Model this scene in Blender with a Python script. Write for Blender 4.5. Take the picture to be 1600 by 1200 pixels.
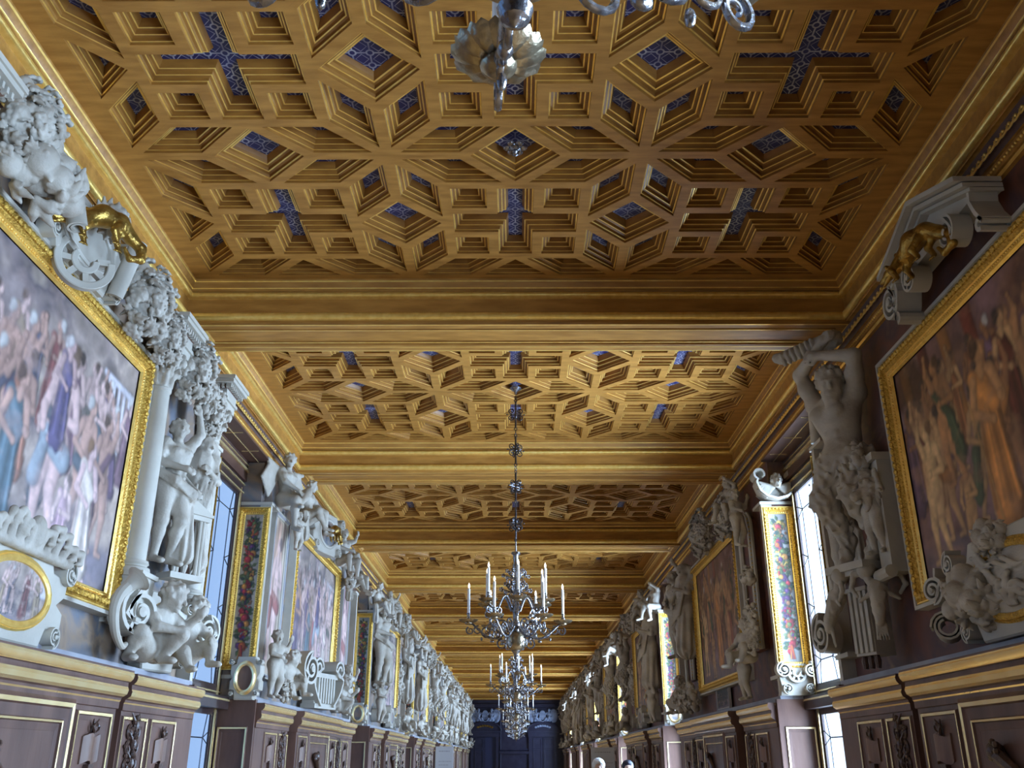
import bpy, math, random
import numpy as np
from mathutils import Vector, Matrix
PI = math.pi
R = math.radians
for _o in list(bpy.data.objects): bpy.data.objects.remove(_o)
scene = bpy.context.scene
COL = scene.collection

# ------------------------------------------------------------------ camera
EYE = 1.65
cam_d = bpy.data.cameras.new('camera'); cam = bpy.data.objects.new('camera', cam_d); COL.objects.link(cam)
cam_d.sensor_width = 36.0; cam_d.lens = 36.0 * 1435 / 1600
cam_d.clip_start = 0.05; cam_d.clip_end = 300
cam.location = (0, 0, EYE)
cam.rotation_euler = (R(90 + 22.28), 0, R(0.24))
scene.camera = cam

# ------------------------------------------------------------------ colour management
scene.view_settings.view_transform = 'Standard'
scene.view_settings.look = 'None'
scene.view_settings.exposure = 0.0
scene.view_settings.gamma = 1.0
scene.view_settings.use_curve_mapping = False
scene.cycles.diffuse_bounces = 2

# ------------------------------------------------------------------ sky
world = bpy.data.worlds.new('sky'); scene.world = world; world.use_nodes = True
_wt = world.node_tree; bgn = _wt.nodes['Background']           # hazy white sky towards the sun (+x), clear blue away from it
_tc = _wt.nodes.new('ShaderNodeTexCoord'); _sx = _wt.nodes.new('ShaderNodeSeparateXYZ'); _mr = _wt.nodes.new('ShaderNodeMapRange'); _rp = _wt.nodes.new('ShaderNodeValToRGB')
_wt.links.new(_tc.outputs['Generated'], _sx.inputs[0]); _wt.links.new(_sx.outputs[0], _mr.inputs['Value']); _mr.inputs['From Min'].default_value = -1.0
_wt.links.new(_mr.outputs[0], _rp.inputs[0]); _rp.color_ramp.elements[0].color = (.14, .36, .80, 1); _rp.color_ramp.elements[1].color = (1.9, 2.2, 2.6, 1)
_rp.color_ramp.elements[0].position = .25; _rp.color_ramp.elements[1].position = .75
_wt.links.new(_rp.outputs[0], bgn.inputs['Color']); bgn.inputs['Strength'].default_value = 0.85

# ------------------------------------------------------------------ the plan of the gallery (metres)
W = 3.0            # half width at the cornice
WALL = 3.08        # face of the long walls
GLASS = 3.34       # window plane
Y0, Y1 = -6.1, 63.6
PERIOD, FIRST, LENGTH = 8.6, 2.2, 6.55      # wall units: start of the nearest whole unit, unit length
UNITS = [(FIRST + PERIOD * k, FIRST + PERIOD * k + LENGTH) for k in range(-1, 7)]
GAPS = [(UNITS[k][1], UNITS[k + 1][0]) for k in range(len(UNITS) - 1)] + [(UNITS[-1][1], UNITS[-1][1] + 2.05)]
ZS, ZC = 5.33, 5.74   # beam soffit, coffer lattice
BAY, BAY0 = 4.645, 5.48

# ------------------------------------------------------------------ daylight behind each window
DAY = {1: ((0.50, 0.71, 1.0), 1180.0), -1: ((0.24, 0.50, 1.0), 26.0)}
for side in (-1, 1):
    for (a, b) in GAPS:
        ld = bpy.data.lights.new('window_daylight', 'AREA'); ld.shape = 'RECTANGLE'
        ld.size, ld.size_y = b - a - .04, 4.2
        ld.color, ld.energy = DAY[side]
        ld.spread = R(140)                       # deep outer reveals keep out the most slanting light
        if b > 60: ld.energy *= .3
        lo = bpy.data.objects.new('window_daylight', ld); COL.objects.link(lo)
        lo.location = (side * (GLASS + .07), (a + b) / 2, 2.6)
        lo.rotation_euler = (R(90), 0, R(90) * side)

# ------------------------------------------------------------------ materials
MAT = {}
def nodes_of(name):
    m = bpy.data.materials.new(name); m.use_nodes = True
    nt = m.node_tree; b = nt.nodes['Principled BSDF']
    MAT[name] = m
    return m, nt, b
def L(nt, a, b): nt.links.new(a, b)
def mat(name, c1, c2=None, rough=.6, metal=0., scale=6., stretch=(1, 1, 1), bump=0., bscale=40., detail=4., spec=.4, emit=None):
    m, nt, b = nodes_of(name)
    b.inputs['Roughness'].default_value = rough; b.inputs['Metallic'].default_value = metal
    b.inputs['Specular IOR Level'].default_value = spec
    b.inputs['Base Color'].default_value = (*c1, 1)
    if emit:
        b.inputs['Emission Color'].default_value = (*emit[0], 1); b.inputs['Emission Strength'].default_value = emit[1]
    if c2 or bump:
        tc = nt.nodes.new('ShaderNodeTexCoord'); mp = nt.nodes.new('ShaderNodeMapping')
        mp.inputs['Scale'].default_value = stretch; L(nt, tc.outputs['Object'], mp.inputs['Vector'])
    if c2:
        n = nt.nodes.new('ShaderNodeTexNoise'); n.inputs['Scale'].default_value = scale; n.inputs['Detail'].default_value = detail
        L(nt, mp.outputs[0], n.inputs['Vector'])
        r = nt.nodes.new('ShaderNodeValToRGB'); r.color_ramp.elements[0].position = .32; r.color_ramp.elements[1].position = .68
        r.color_ramp.elements[0].color = (*c1, 1); r.color_ramp.elements[1].color = (*c2, 1)
        L(nt, n.outputs['Fac'], r.inputs['Fac']); L(nt, r.outputs['Color'], b.inputs['Base Color'])
    if bump:
        n2 = nt.nodes.new('ShaderNodeTexNoise'); n2.inputs['Scale'].default_value = bscale; n2.inputs['Detail'].default_value = 3
        L(nt, mp.outputs[0], n2.inputs['Vector'])
        bp = nt.nodes.new('ShaderNodeBump'); bp.inputs['Strength'].default_value = bump; bp.inputs['Distance'].default_value = .02
        L(nt, n2.outputs['Fac'], bp.inputs['Height']); L(nt, bp.outputs[0], b.inputs['Normal'])
    return m

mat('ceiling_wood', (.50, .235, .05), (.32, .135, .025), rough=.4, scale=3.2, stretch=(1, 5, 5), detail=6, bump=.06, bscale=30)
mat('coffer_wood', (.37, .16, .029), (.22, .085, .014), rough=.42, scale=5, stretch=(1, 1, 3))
mat('gilding', (1.0, .71, .22), (.88, .56, .13), rough=.28, metal=.6, scale=18, bump=.1, bscale=60)
mat('gilded_carving', (.80, .50, .10), (.48, .26, .035), rough=.38, metal=.6, scale=55, bump=.7, bscale=70)
mat('stucco', (.51, .455, .38), (.35, .30, .24), rough=.62, scale=5, detail=7, bump=.25, bscale=45)
mat('stucco_smooth', (.52, .475, .40), (.41, .365, .30), rough=.6, scale=3, detail=5, bump=.06, bscale=30)
mat('gold_figure', (.50, .31, .07), (.20, .105, .02), rough=.3, metal=.8, scale=9, bump=.35, bscale=40)
mat('dado_wood', (.165, .088, .064), (.08, .04, .03), rough=.42, spec=.25, scale=4, stretch=(1, 1, .25), detail=7, bump=.07, bscale=24)
mat('dado_panel', (.22, .13, .092), (.115, .062, .045), rough=.45, spec=.25, scale=5, stretch=(2, 1, .3), detail=7)
mat('carved_walnut', (.10, .056, .042), (.05, .026, .02), rough=.36, scale=14, bump=.3, bscale=50)
mat('dado_gilding', (1.0, .80, .42), (.95, .70, .32), rough=.25, metal=.7, scale=6)
mat('recess_wood', (.12, .058, .04), (.07, .034, .025), rough=.45, scale=4, stretch=(.4, 3, 1))
mat('window_frame', (.05, .028, .024), (.03, .018, .018), rough=.4, scale=8)
mat('lead', (.035, .035, .045), None, rough=.45, metal=.6)
mat('ledge_stone', (.34, .33, .35), (.25, .24, .27), rough=.55, scale=4)
mat('floor_wood', (.54, .30, .11), (.38, .20, .07), rough=.3, scale=2, stretch=(6, .6, 1))
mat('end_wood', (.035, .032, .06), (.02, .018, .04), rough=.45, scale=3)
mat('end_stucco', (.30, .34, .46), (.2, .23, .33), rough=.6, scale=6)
mat('chandelier_metal', (.36, .335, .33), (.13, .115, .12), rough=.26, metal=.9, scale=40, bump=.2, bscale=60)
mat('chandelier_brass', (.42, .34, .22), (.22, .17, .11), rough=.28, metal=.9, scale=30, bump=.2, bscale=50)
mat('dark_iron', (.10, .09, .09), (.05, .045, .05), rough=.3, metal=.85, scale=30)
mat('candle_wax', (.85, .83, .78), None, rough=.5)
mat('flame', (1, .9, .7), None, rough=.5, emit=((1.0, .86, .62), 3.0))
mat('plaster_white', (.7, .68, .66), (.6, .58, .57), rough=.7, scale=3)
mat('placard', (.62, .64, .70), None, rough=.5)
mat('placard_ink', (.38, .38, .44), None, rough=.6)
mat('shade_dark', (.03, .035, .08), None, rough=.35)  # flat dark colour standing for shade in the far doorway
mat('skin', (.62, .40, .30), None, rough=.55)
mat('hair_white', (.85, .85, .86), (.7, .7, .72), rough=.6, scale=40)
mat('hair_dark', (.012, .011, .02), None, rough=.4)
mat('shirt_blue', (.12, .17, .3), None, rough=.8)
mat('shirt_grey', (.3, .3, .3), None, rough=.8)
mat('trousers', (.04, .04, .06), None, rough=.8)
# painted plaster ground between the stuccoes
def painted_ground(name, cols, scale):
    m, nt, b = nodes_of(name)
    b.inputs['Roughness'].default_value = .6
    tc = nt.nodes.new('ShaderNodeTexCoord')
    n = nt.nodes.new('ShaderNodeTexNoise'); n.inputs['Scale'].default_value = scale; n.inputs['Detail'].default_value = 8; n.inputs['Distortion'].default_value = .8
    L(nt, tc.outputs['Object'], n.inputs['Vector'])
    r = nt.nodes.new('ShaderNodeValToRGB'); L(nt, n.outputs['Fac'], r.inputs['Fac'])
    el = r.color_ramp.elements
    while len(el) < len(cols): el.new(.5)
    for i, c in enumerate(cols):
        el[i].position = .3 + .4 * i / (len(cols) - 1); el[i].color = (*c, 1)
    L(nt, r.outputs['Color'], b.inputs['Base Color'])
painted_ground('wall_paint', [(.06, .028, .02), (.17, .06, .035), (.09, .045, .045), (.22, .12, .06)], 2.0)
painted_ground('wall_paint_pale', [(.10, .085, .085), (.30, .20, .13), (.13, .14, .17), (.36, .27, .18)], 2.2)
# blue field with silver tracery (coffer floors)
def blue_field():
    m, nt, b = nodes_of('blue_field')
    b.inputs['Roughness'].default_value = .4
    N = nt.nodes.new
    def math_(op, a, c=None, d=None):
        n = N('ShaderNodeMath'); n.operation = op
        for i, x in enumerate((a, c, d)):
            if x is None: continue
            if isinstance(x, (int, float)): n.inputs[i].default_value = x
            else: L(nt, x, n.inputs[i])
        return n.outputs[0]
    tc = N('ShaderNodeTexCoord'); sp = N('ShaderNodeSeparateXYZ'); L(nt, tc.outputs['Object'], sp.inputs[0])
    P = .115
    fx = math_('SUBTRACT', math_('FRACT', math_('MULTIPLY_ADD', sp.outputs[0], 1 / P, .5)), .5)
    fy = math_('SUBTRACT', math_('FRACT', math_('MULTIPLY_ADD', sp.outputs[1], 1 / P, .5)), .5)
    ax, ay = math_('ABSOLUTE', fx), math_('ABSOLUTE', fy)
    r = math_('SQRT', math_('ADD', math_('MULTIPLY', fx, fx), math_('MULTIPLY', fy, fy)))
    ring = math_('LESS_THAN', math_('ABSOLUTE', math_('SUBTRACT', r, .2)), .05)
    line = math_('MULTIPLY', math_('LESS_THAN', math_('MINIMUM', ax, ay), .05), math_('GREATER_THAN', r, .2))
    oct_ = math_('LESS_THAN', math_('ABSOLUTE', math_('SUBTRACT', math_('ADD', ax, ay), .62)), .03)
    t = math_('MAXIMUM', math_('MAXIMUM', ring, line), oct_)
    nz = N('ShaderNodeTexNoise'); nz.inputs['Scale'].default_value = 9; L(nt, tc.outputs['Object'], nz.inputs['Vector'])
    t = math_('MULTIPLY', t, math_('MULTIPLY_ADD', nz.outputs['Fac'], 1.6, -.25))
    mx = N('ShaderNodeMix'); mx.data_type = 'RGBA'; mx.clamp_factor = True
    L(nt, t, mx.inputs['Factor']); mx.inputs[6].default_value = (.014, .017, .10, 1); mx.inputs[7].default_value = (.58, .58, .64, 1)
    L(nt, mx.outputs[2], b.inputs['Base Color'])
blue_field()
# pictures: colour attribute "paint"
def paint_mat():
    m, nt, b = nodes_of('fresco_paint')
    b.inputs['Roughness'].default_value = .55
    a = nt.nodes.new('ShaderNodeAttribute'); a.attribute_name = 'paint'
    L(nt, a.outputs['Color'], b.inputs['Base Color'])
paint_mat()
def glass_mat():
    m, nt, b = nodes_of('window_glass')
    out = nt.nodes['Material Output']; nt.nodes.remove(b)
    t = nt.nodes.new('ShaderNodeBsdfTransparent'); t.inputs[0].default_value = (.9, .95, 1, 1)
    g = nt.nodes.new('ShaderNodeBsdfGlossy'); g.inputs['Roughness'].default_value = .08
    x = nt.nodes.new('ShaderNodeMixShader'); x.inputs[0].default_value = .06
    L(nt, t.outputs[0], x.inputs[1]); L(nt, g.outputs[0], x.inputs[2]); L(nt, x.outputs[0], out.inputs[0])
glass_mat()

# ------------------------------------------------------------------ mesh tools
class MB:
    """collects faces; build() links them as ONE mesh object"""
    def __init__(s): s.v = []; s.f = []; s.m = []
    def add(s, vs, fs, mi=0):
        o = len(s.v); s.v.extend([tuple(map(float, p)) for p in vs])
        for i, f in enumerate(fs):
            s.f.append(tuple(o + k for k in f)); s.m.append(mi[i] if isinstance(mi, (list, tuple)) else mi)
        return s
    def box(s, x0, x1, y0, y1, z0, z1, mi=0):
        return s.add([(x0, y0, z0), (x1, y0, z0), (x1, y1, z0), (x0, y1, z0), (x0, y0, z1), (x1, y0, z1), (x1, y1, z1), (x0, y1, z1)],
                     [(0, 3, 2, 1), (4, 5, 6, 7), (0, 1, 5, 4), (1, 2, 6, 5), (2, 3, 7, 6), (3, 0, 4, 7)], mi)
    def lathe(s, prof, n=16, c=(0, 0, 0), mi=0, lobes=0, amp=0., half=False):
        k = len(prof); vs = []; fs = []
        nn = n + 1 if half else n
        for i in range(nn):
            a = (PI if half else 2 * PI) * i / n
            for (r, z) in prof:
                rr = r * (1 + amp * math.cos(lobes * a)) if lobes else r
                vs.append((c[0] + rr * math.cos(a), c[1] + rr * math.sin(a), c[2] + z))
        for i in range(n):
            j = (i + 1) % nn
            for q in range(k - 1): fs.append((i * k + q, j * k + q, j * k + q + 1, i * k + q + 1))
        if prof[0][0] > 1e-4 and not half: fs.append(tuple(i * k for i in reversed(range(n))))
        if prof[-1][0] > 1e-4 and not half: fs.append(tuple(i * k + k - 1 for i in range(n)))
        return s.add(vs, fs, mi)
    def tube(s, pts, rad, n=6, mi=0, closed=False, flat=None):
        P = [Vector(p) for p in pts]; m = len(P)
        rr = rad if isinstance(rad, (list, tuple)) else [rad] * m
        up = None; vs = []
        for i in range(m):
            if closed: t = P[(i + 1) % m] - P[i - 1]
            else: t = P[min(i + 1, m - 1)] - P[max(i - 1, 0)]
            if t.length < 1e-9: t = Vector((0, 0, 1))
            t.normalize()
            if up is None:
                up = Vector((0, 0, 1)) if abs(t.z) < .9 else Vector((0, 1, 0))
            u = up - t * up.dot(t)
            if u.length < 1e-6: u = t.orthogonal()
            u.normalize(); up = u; w = t.cross(u)
            for k in range(n):
                a = 2 * PI * k / n
                vs.append(P[i] + (u * math.cos(a) + w * math.sin(a) * (flat or 1)) * rr[i])
        fs = []
        for i in range(m if closed else m - 1):
            j = (i + 1) % m
            for k in range(n):
                l = (k + 1) % n
                fs.append((i * n + k, i * n + l, j * n + l, j * n + k))
        if not closed:
            fs.append(tuple(reversed(range(n)))); fs.append(tuple((m - 1) * n + k for k in range(n)))
        return s.add(vs, fs, mi)
    def ball(s, c, r, n=8, m=5, mi=0):
        r = (r, r, r) if isinstance(r, (int, float)) else r
        vs = [(c[0], c[1], c[2] - r[2])]
        for i in range(1, m):
            b = -PI / 2 + PI * i / m
            for k in range(n):
                a = 2 * PI * k / n
                vs.append((c[0] + r[0] * math.cos(b) * math.cos(a), c[1] + r[1] * math.cos(b) * math.sin(a), c[2] + r[2] * math.sin(b)))
        vs.append((c[0], c[1], c[2] + r[2])); fs = []
        for k in range(n):
            fs.append((0, 1 + (k + 1) % n, 1 + k))
            for i in range(m - 2):
                fs.append((1 + i * n + k, 1 + i * n + (k + 1) % n, 1 + (i + 1) * n + (k + 1) % n, 1 + (i + 1) * n + k))
            fs.append((1 + (m - 2) * n + k, 1 + (m - 2) * n + (k + 1) % n, len(vs) - 1))
        return s.add(vs, fs, mi)
    def slab(s, out, y0, y1, mi=0, bevel=0.):
        """outline [(x,z)] (seen from +y), extruded from y0 (back) to y1 (front), front edge chamfered"""
        n = len(out)
        A = sum(out[i][0] * out[(i + 1) % n][1] - out[(i + 1) % n][0] * out[i][1] for i in range(n))
        if A < 0: out = out[::-1]
        vs = [(x, y0, z) for x, z in out]
        if bevel:
            ins = inset(out, bevel)
            vs += [(x, y1 - bevel, z) for x, z in out] + [(x, y1, z) for x, z in ins]; k = 2
        else:
            vs += [(x, y1, z) for x, z in out]; k = 1
        fs = []
        for q in range(k):
            for i in range(n):
                j = (i + 1) % n
                fs.append((q * n + i, q * n + n + i, q * n + n + j, q * n + j))
        fs.append(tuple(range(n))); fs.append(tuple(k * n + i for i in reversed(range(n))))
        return s.add(vs, fs, mi)
    def profile(s, prof, a, b, ax='y', mats=None):
        """2-D profile [(p,q)] extruded straight: ax 'y' -> (p, t, q)"""
        k = len(prof)
        put = (lambda p, t: (p[0], t, p[1])) if ax == 'y' else (lambda p, t: (t, p[0], p[1]))
        s.add([put(p, a) for p in prof] + [put(p, b) for p in prof], [(i, i + 1, k + i + 1, k + i) for i in range(k - 1)], mats if mats is not None else 0)
        return s
    def rect_sweep(s, prof, x0, x1, z0, z1, plane='xz'):
        """mitred frame around a rectangle; prof [(out, height, mat)], strip i takes the mat of point i"""
        k = len(prof); vs = []
        for cx, cz in ((-1, -1), (1, -1), (1, 1), (-1, 1)):
            for (o, h, _m) in prof:
                x = (x0 - o) if cx < 0 else (x1 + o); z = (z0 - o) if cz < 0 else (z1 + o)
                vs.append((x, h, z) if plane == 'xz' else (x, z, h))
        fs = []; ms = []
        for c in range(4):
            d = (c + 1) % 4
            for i in range(k - 1):
                fs.append((c * k + i, c * k + i + 1, d * k + i + 1, d * k + i)); ms.append(prof[i][2])
        return s.add(vs, fs, ms)
    def mesh(s, name, mats, smooth=35):
        me = bpy.data.meshes.new(name); me.from_pydata(s.v, [], s.f)
        for m in mats: me.materials.append(MAT[m])
        if len(mats) > 1: me.polygons.foreach_set('material_index', s.m)
        if smooth:
            me.polygons.foreach_set('use_smooth', [True] * len(me.polygons))
            me.set_sharp_from_angle(angle=R(smooth))
        me.update()
        return me
    def build(s, name, mats, parent=None, smooth=35):
        return link(name, s.mesh(name, [mats] if isinstance(mats, str) else mats, smooth), parent)
def link(name, me, parent=None, loc=None, rz=0):
    o = bpy.data.objects.new(name, me); COL.objects.link(o)
    if parent: o.parent = parent
    if loc is not None: o.location = loc
    if rz: o.rotation_euler = (0, 0, rz)
    return o
def tag(o, label=None, cat=None, group=None, kind=None):
    if label: o['label'] = label
    if cat: o['category'] = cat
    if group: o['group'] = group
    if kind: o['kind'] = kind
    return o
def empty(name, loc=(0, 0, 0), rz=0):
    o = bpy.data.objects.new(name, None); COL.objects.link(o); o.location = loc; o.rotation_euler = (0, 0, rz); o.empty_display_size = .1
    return o
def copy_tree(o, parent=None):
    c = o.copy(); COL.objects.link(c); c.parent = parent
    for ch in o.children: copy_tree(ch, c)
    return c
def place(o, side, Y, n, z, rot=0.):
    """stand a thing on a long wall: local +y points into the room"""
    o.location = (side * (W - n), Y, z); o.rotation_euler = (0, 0, side * PI / 2 + rot); return o
def inset(poly, d):
    """offset a CCW polygon inward (works for concave ones)"""
    n = len(poly); out = []
    for i in range(n):
        p0, p1, p2 = (np.array(poly[(i + k) % n], float) for k in (-1, 0, 1))
        e1 = (p1 - p0) / np.linalg.norm(p1 - p0); e2 = (p2 - p1) / np.linalg.norm(p2 - p1)
        n1 = np.array((-e1[1], e1[0])); n2 = np.array((-e2[1], e2[0]))
        b = n1 + n2; c = b.dot(n1)
        out.append(tuple(p1 + b * d / max(c, .15)))
    return out
def spiral(cx, cz, r0, r1, a0, turns, n=28):
    return [(cx + (r0 + (r1 - r0) * i / n) * math.cos(a0 + 2 * PI * turns * i / n), cz + (r0 + (r1 - r0) * i / n) * math.sin(a0 + 2 * PI * turns * i / n)) for i in range(n + 1)]
def ribbon(mb, path, w0, w1, t, mi=0):
    """a strap following path [(x,z)], spanning y w0..w1, t thick"""
    n = len(path); vs = []
    for i in range(n):
        a = np.array(path[max(i - 1, 0)]); b = np.array(path[min(i + 1, n - 1)]); d = b - a; d = d / (np.linalg.norm(d) + 1e-9)
        q = np.array((-d[1], d[0])) * t / 2; p = np.array(path[i])
        for (yy, sg) in ((w0, 1), (w1, 1), (w1, -1), (w0, -1)):
            vs.append((p[0] + sg * q[0], yy, p[1] + sg * q[1]))
    fs = []
    for i in range(n - 1):
        for k in range(4):
            l = (k + 1) % 4; fs.append((i * 4 + k, i * 4 + l, i * 4 + 4 + l, i * 4 + 4 + k))
    fs.append((3, 2, 1, 0)); fs.append(tuple((n - 1) * 4 + k for k in range(4)))
    return mb.add(vs, fs, mi)
ORD = ['first', 'second', 'third', 'fourth', 'fifth', 'sixth', 'seventh', 'eighth', 'ninth', 'tenth', 'eleventh', 'twelfth', 'thirteenth', 'fourteenth']
SIDE = {-1: 'left', 1: 'right'}

# ================================================================== THE SETTING
# ---- floor and light-blocking lid
tag(MB().box(-3.38, 3.38, Y0 - .3, Y1 + .3, -.12, 0).build('floor', 'floor_wood'), 'brown wooden floor of the gallery', None, None, 'structure')
tag(MB().box(-3.38, 3.38, Y0 - .3, Y1 + .3, 6.0, 6.1).build('ceiling', 'recess_wood'), 'unseen lid added above the coffered ceiling against sky light', None, None, 'structure')  # unseen slab added to keep sky light from leaking in at the edges

# ---- coffered ceiling: octagonal lattice, 3 x 2 cells to a bay
AU, AV, BARW = 1.873, 1.82, .083
def tiles():
    out = []                                   # (kind, polygon CCW in lattice metres before the v squeeze)
    A = AU; l = A * .2929; d = l / math.sqrt(2)
    nu, nv = 3, 2
    U = lambda i: (i - nu / 2) * A
    V = lambda j: (j - nv / 2) * A
    for i in range(nu):                        # boxes with the crosses
        for j in range(nv):
            cx, cy = U(i + .5), V(j + .5); hb = A / 2 - d; q = (2 * hb - BARW) * .2765 + BARW * 1.0   # corner square tile
            for sx in (-1, 1):
                for sy in (-1, 1):
                    x0, y0 = cx + sx * hb, cy + sy * hb; x1, y1 = x0 - sx * q, y0 - sy * q
                    out.append(('square', [(min(x0, x1), min(y0, y1)), (max(x0, x1), min(y0, y1)), (max(x0, x1), max(y0, y1)), (min(x0, x1), max(y0, y1))]))
            a = hb - q
            out.append(('cross', [(cx + x, cy + y) for x, y in ((-a, -hb), (a, -hb), (a, -a), (hb, -a), (hb, a), (a, a), (a, hb), (-a, hb), (-a, a), (-hb, a), (-hb, -a), (-a, -a))]))
    def edge(x, y, dx, dy, lo, hi):            # lattice edge from hub (x,y), lo/hi: which sides exist
        T = lambda s, t: (x + dx * s - dy * t, y + dy * s + dx * t)
        for sg, on in ((1, hi), (-1, lo)):
            if not on: continue
            for P in ([(0, 0), (l, 0), (l + d, d), (d, d)], [(A, 0), (A - d, d), (A - l - d, d), (A - l, 0)]):
                p = [T(s, sg * t) for s, t in P]
                out.append(('kite', p if sg > 0 else p[::-1]))
        if lo and hi: P = [(l, 0), (A / 2, -d), (A - l, 0), (A / 2, d)]
        elif hi: P = [(l, 0), (A - l, 0), (A / 2, d)]
        else: P = [(l, 0), (A / 2, -d), (A - l, 0)]
        out.append(('lozenge' if lo and hi else 'triangle', [T(s, t) for s, t in P]))
    for j in range(nv + 1):
        for i in range(nu): edge(U(i), V(j), 1, 0, j > 0, j < nv)
    for i in range(nu + 1):
        for j in range(nv): edge(U(i), V(j), 0, 1, i < nu, i > 0)
    sq = AV / AU
    return [(k, [(x, y * sq) for x, y in p]) for k, p in out]
TILES = tiles()
RINGS = [(0, 0, 0), (.002, .020, 1), (.013, .021, 0), (.016, .044, 0), (.032, .048, 1), (.041, .049, 0), (.044, .074, 0), (.058, .078, 1), (.068, .079, 0), (.073, .10, 0), (.086, .135, 0)]
def coffer_mesh(poly, kind, cache={}):
    cx = sum(p[0] for p in poly) / len(poly); cy = sum(p[1] for p in poly) / len(poly)
    rel = [(round(x - cx, 3), round(y - cy, 3)) for x, y in poly]
    key = tuple(rel)
    if key in cache: return cache[key], (cx, cy)
    open_ = inset(rel, BARW / 2)
    f = {'lozenge': 1.25, 'triangle': .78, 'kite': .98}.get(kind, 1.0)
    mb = MB(); n = len(rel); vs = []; fs = []; ms = []
    for (i, dz, m) in RINGS:
        vs += [(x, y, dz) for x, y in inset(open_, max(i * f, 1e-5))]
    for q in range(len(RINGS) - 1):
        for k in range(n):
            l = (k + 1) % n
            fs.append((q * n + k, q * n + n + k, q * n + n + l, q * n + l)); ms.append(RINGS[q][2])
    mb.add(vs, fs, ms)
    inner = inset(open_, RINGS[-1][0] * f)
    pb = MB().add([(x, y, RINGS[-1][1]) for x, y in inner], [tuple(reversed(range(n)))])
    ring = MB()                                 # half bars round this coffer, lattice plane
    ring.add([(x, y, 0) for x, y in rel] + [(x, y, 0) for x, y in open_], [(k, n + k, n + (k + 1) % n, (k + 1) % n) for k in range(n)])
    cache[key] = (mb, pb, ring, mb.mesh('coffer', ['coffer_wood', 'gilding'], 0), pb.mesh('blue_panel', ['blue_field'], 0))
    return cache[key], (cx, cy)
EX, EY0, EY1 = 2.93, 1.95, 1.95
def lattice_mb():
    mb = MB()
    for kind, p in TILES:
        (m_, p_, ring, _, _), (cx, cy) = coffer_mesh(p, kind)
        mb.add([(x + cx, y + cy + .10, z) for x, y, z in ring.v], ring.f)
    px, py = 1.5 * AU, AV
    o = [(-EX, -EY0), (EX, -EY0), (EX, EY1), (-EX, EY1)]; i_ = [(-px, -py + .10), (px, -py + .10), (px, py + .10), (-px, py + .10)]
    if i_[2][1] > EY1: i_ = [(x, min(y, EY1)) for x, y in i_]
    mb.add([(x, y, 0) for x, y in o + i_], [(k, 4 + k, 4 + (k + 1) % 4, (k + 1) % 4) for k in range(4)])
    return mb
LATTICE = lattice_mb().mesh('lattice', ['ceiling_wood'], 0)
far = MB()
for kind, p in TILES:
    (m_, p_, ring, _, _), (cx, cy) = coffer_mesh(p, kind)
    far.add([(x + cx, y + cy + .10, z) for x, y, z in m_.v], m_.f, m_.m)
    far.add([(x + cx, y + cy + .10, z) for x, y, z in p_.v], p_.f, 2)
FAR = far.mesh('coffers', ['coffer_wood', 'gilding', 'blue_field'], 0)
def roll(co, cz, r, a0, a1, n, m, side=1):
    return [(co + r * math.cos(a0 + (a1 - a0) * i / n), cz + r * math.sin(a0 + (a1 - a0) * i / n), m) for i in range(n + 1)]
MOULD = ([(0, 0, 0), (0, -.018, 1), (.008, -.028, 0), (.012, -.05, 0), (.03, -.075, 1), (.036, -.085, 0), (.036, -.105, 0)]
         + roll(.047, -.145, .03, R(80), R(280), 7, 1) + [(.066, -.178, 0), (.066, -.315, 0)]
         + roll(.064, -.352, .037, R(95), R(265), 7, 1) + [(.07, -.392, 0), (.07, -.41, 0)])
mb = MB(); mb.rect_sweep([(o, z, m) for o, z, m in MOULD], -EX, EX, -EY0, EY1, 'xy'); MOULD_ME = mb.mesh('bay_moulding', ['ceiling_wood', 'gilding'], 50)
bw = BAY - 2 * 2.02                              # beam width
mb = MB()
hb = bw / 2
mb.rect_sweep([(0, .012, 0), (.004, .0, 1), (.02, -.004, 0), (.03, -.018, 0), (.055, -.026, 1), (.07, -.026, 0), (.075, -.016, 0), (hb - .12 - .03, -.02, 1), (hb - .12 - .01, -.02, 0), (hb - .12, .01, 0)], -2.86, 2.86, -.12, .12, 'xy')
mb.add([(-2.86, -.12, .012), (2.86, -.12, .012), (2.86, .12, .012), (-2.86, .12, .012)], [(3, 2, 1, 0)])
mb.box(-3.2, 3.2, -hb + .001, hb - .001, .0105, .40)
BEAM_ME = mb.mesh('ceiling_beam', ['ceiling_wood', 'gilding'], 0)
for k in range(-2, 13):
    c = BAY0 + BAY * k
    o = link('ceiling', LATTICE, None, (0, c, ZC))
    tag(o, '%s coffered ceiling bay, gilt brown lattice with blue fields' % (ORD[k] if k >= 0 else 'overhead'), None, None, 'structure')
    link('bay_moulding', MOULD_ME, o)
    b = link('ceiling_beam', BEAM_ME, o, (0, BAY / 2, ZS - ZC))
    if 0 <= k <= 2:
        for kind, p in TILES:
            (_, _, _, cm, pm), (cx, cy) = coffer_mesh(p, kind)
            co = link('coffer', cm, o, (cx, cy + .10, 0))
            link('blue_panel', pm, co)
    else:
        link('coffers', FAR, o)['kind'] = 'stuff'

# ---- long walls, windows, cornice
def clip(a, b): return max(a, Y0), min(b, Y1)
CORN = [(2.985, 5.345), (3.03, 5.335), (3.05, 5.325), (3.022, 5.31), (3.06, 5.20), (3.075, 5.195), (3.075, 5.185), (3.055, 5.17), (3.055, 5.10), (3.085, 5.09), (3.05, 5.075), (3.055, 5.05), (3.09, 5.04), (3.34, 5.04)]
CORN_M = [0, 0, 0, 1, 0, 1, 0, 0, 0, 2, 2, 0, 0]
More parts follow.
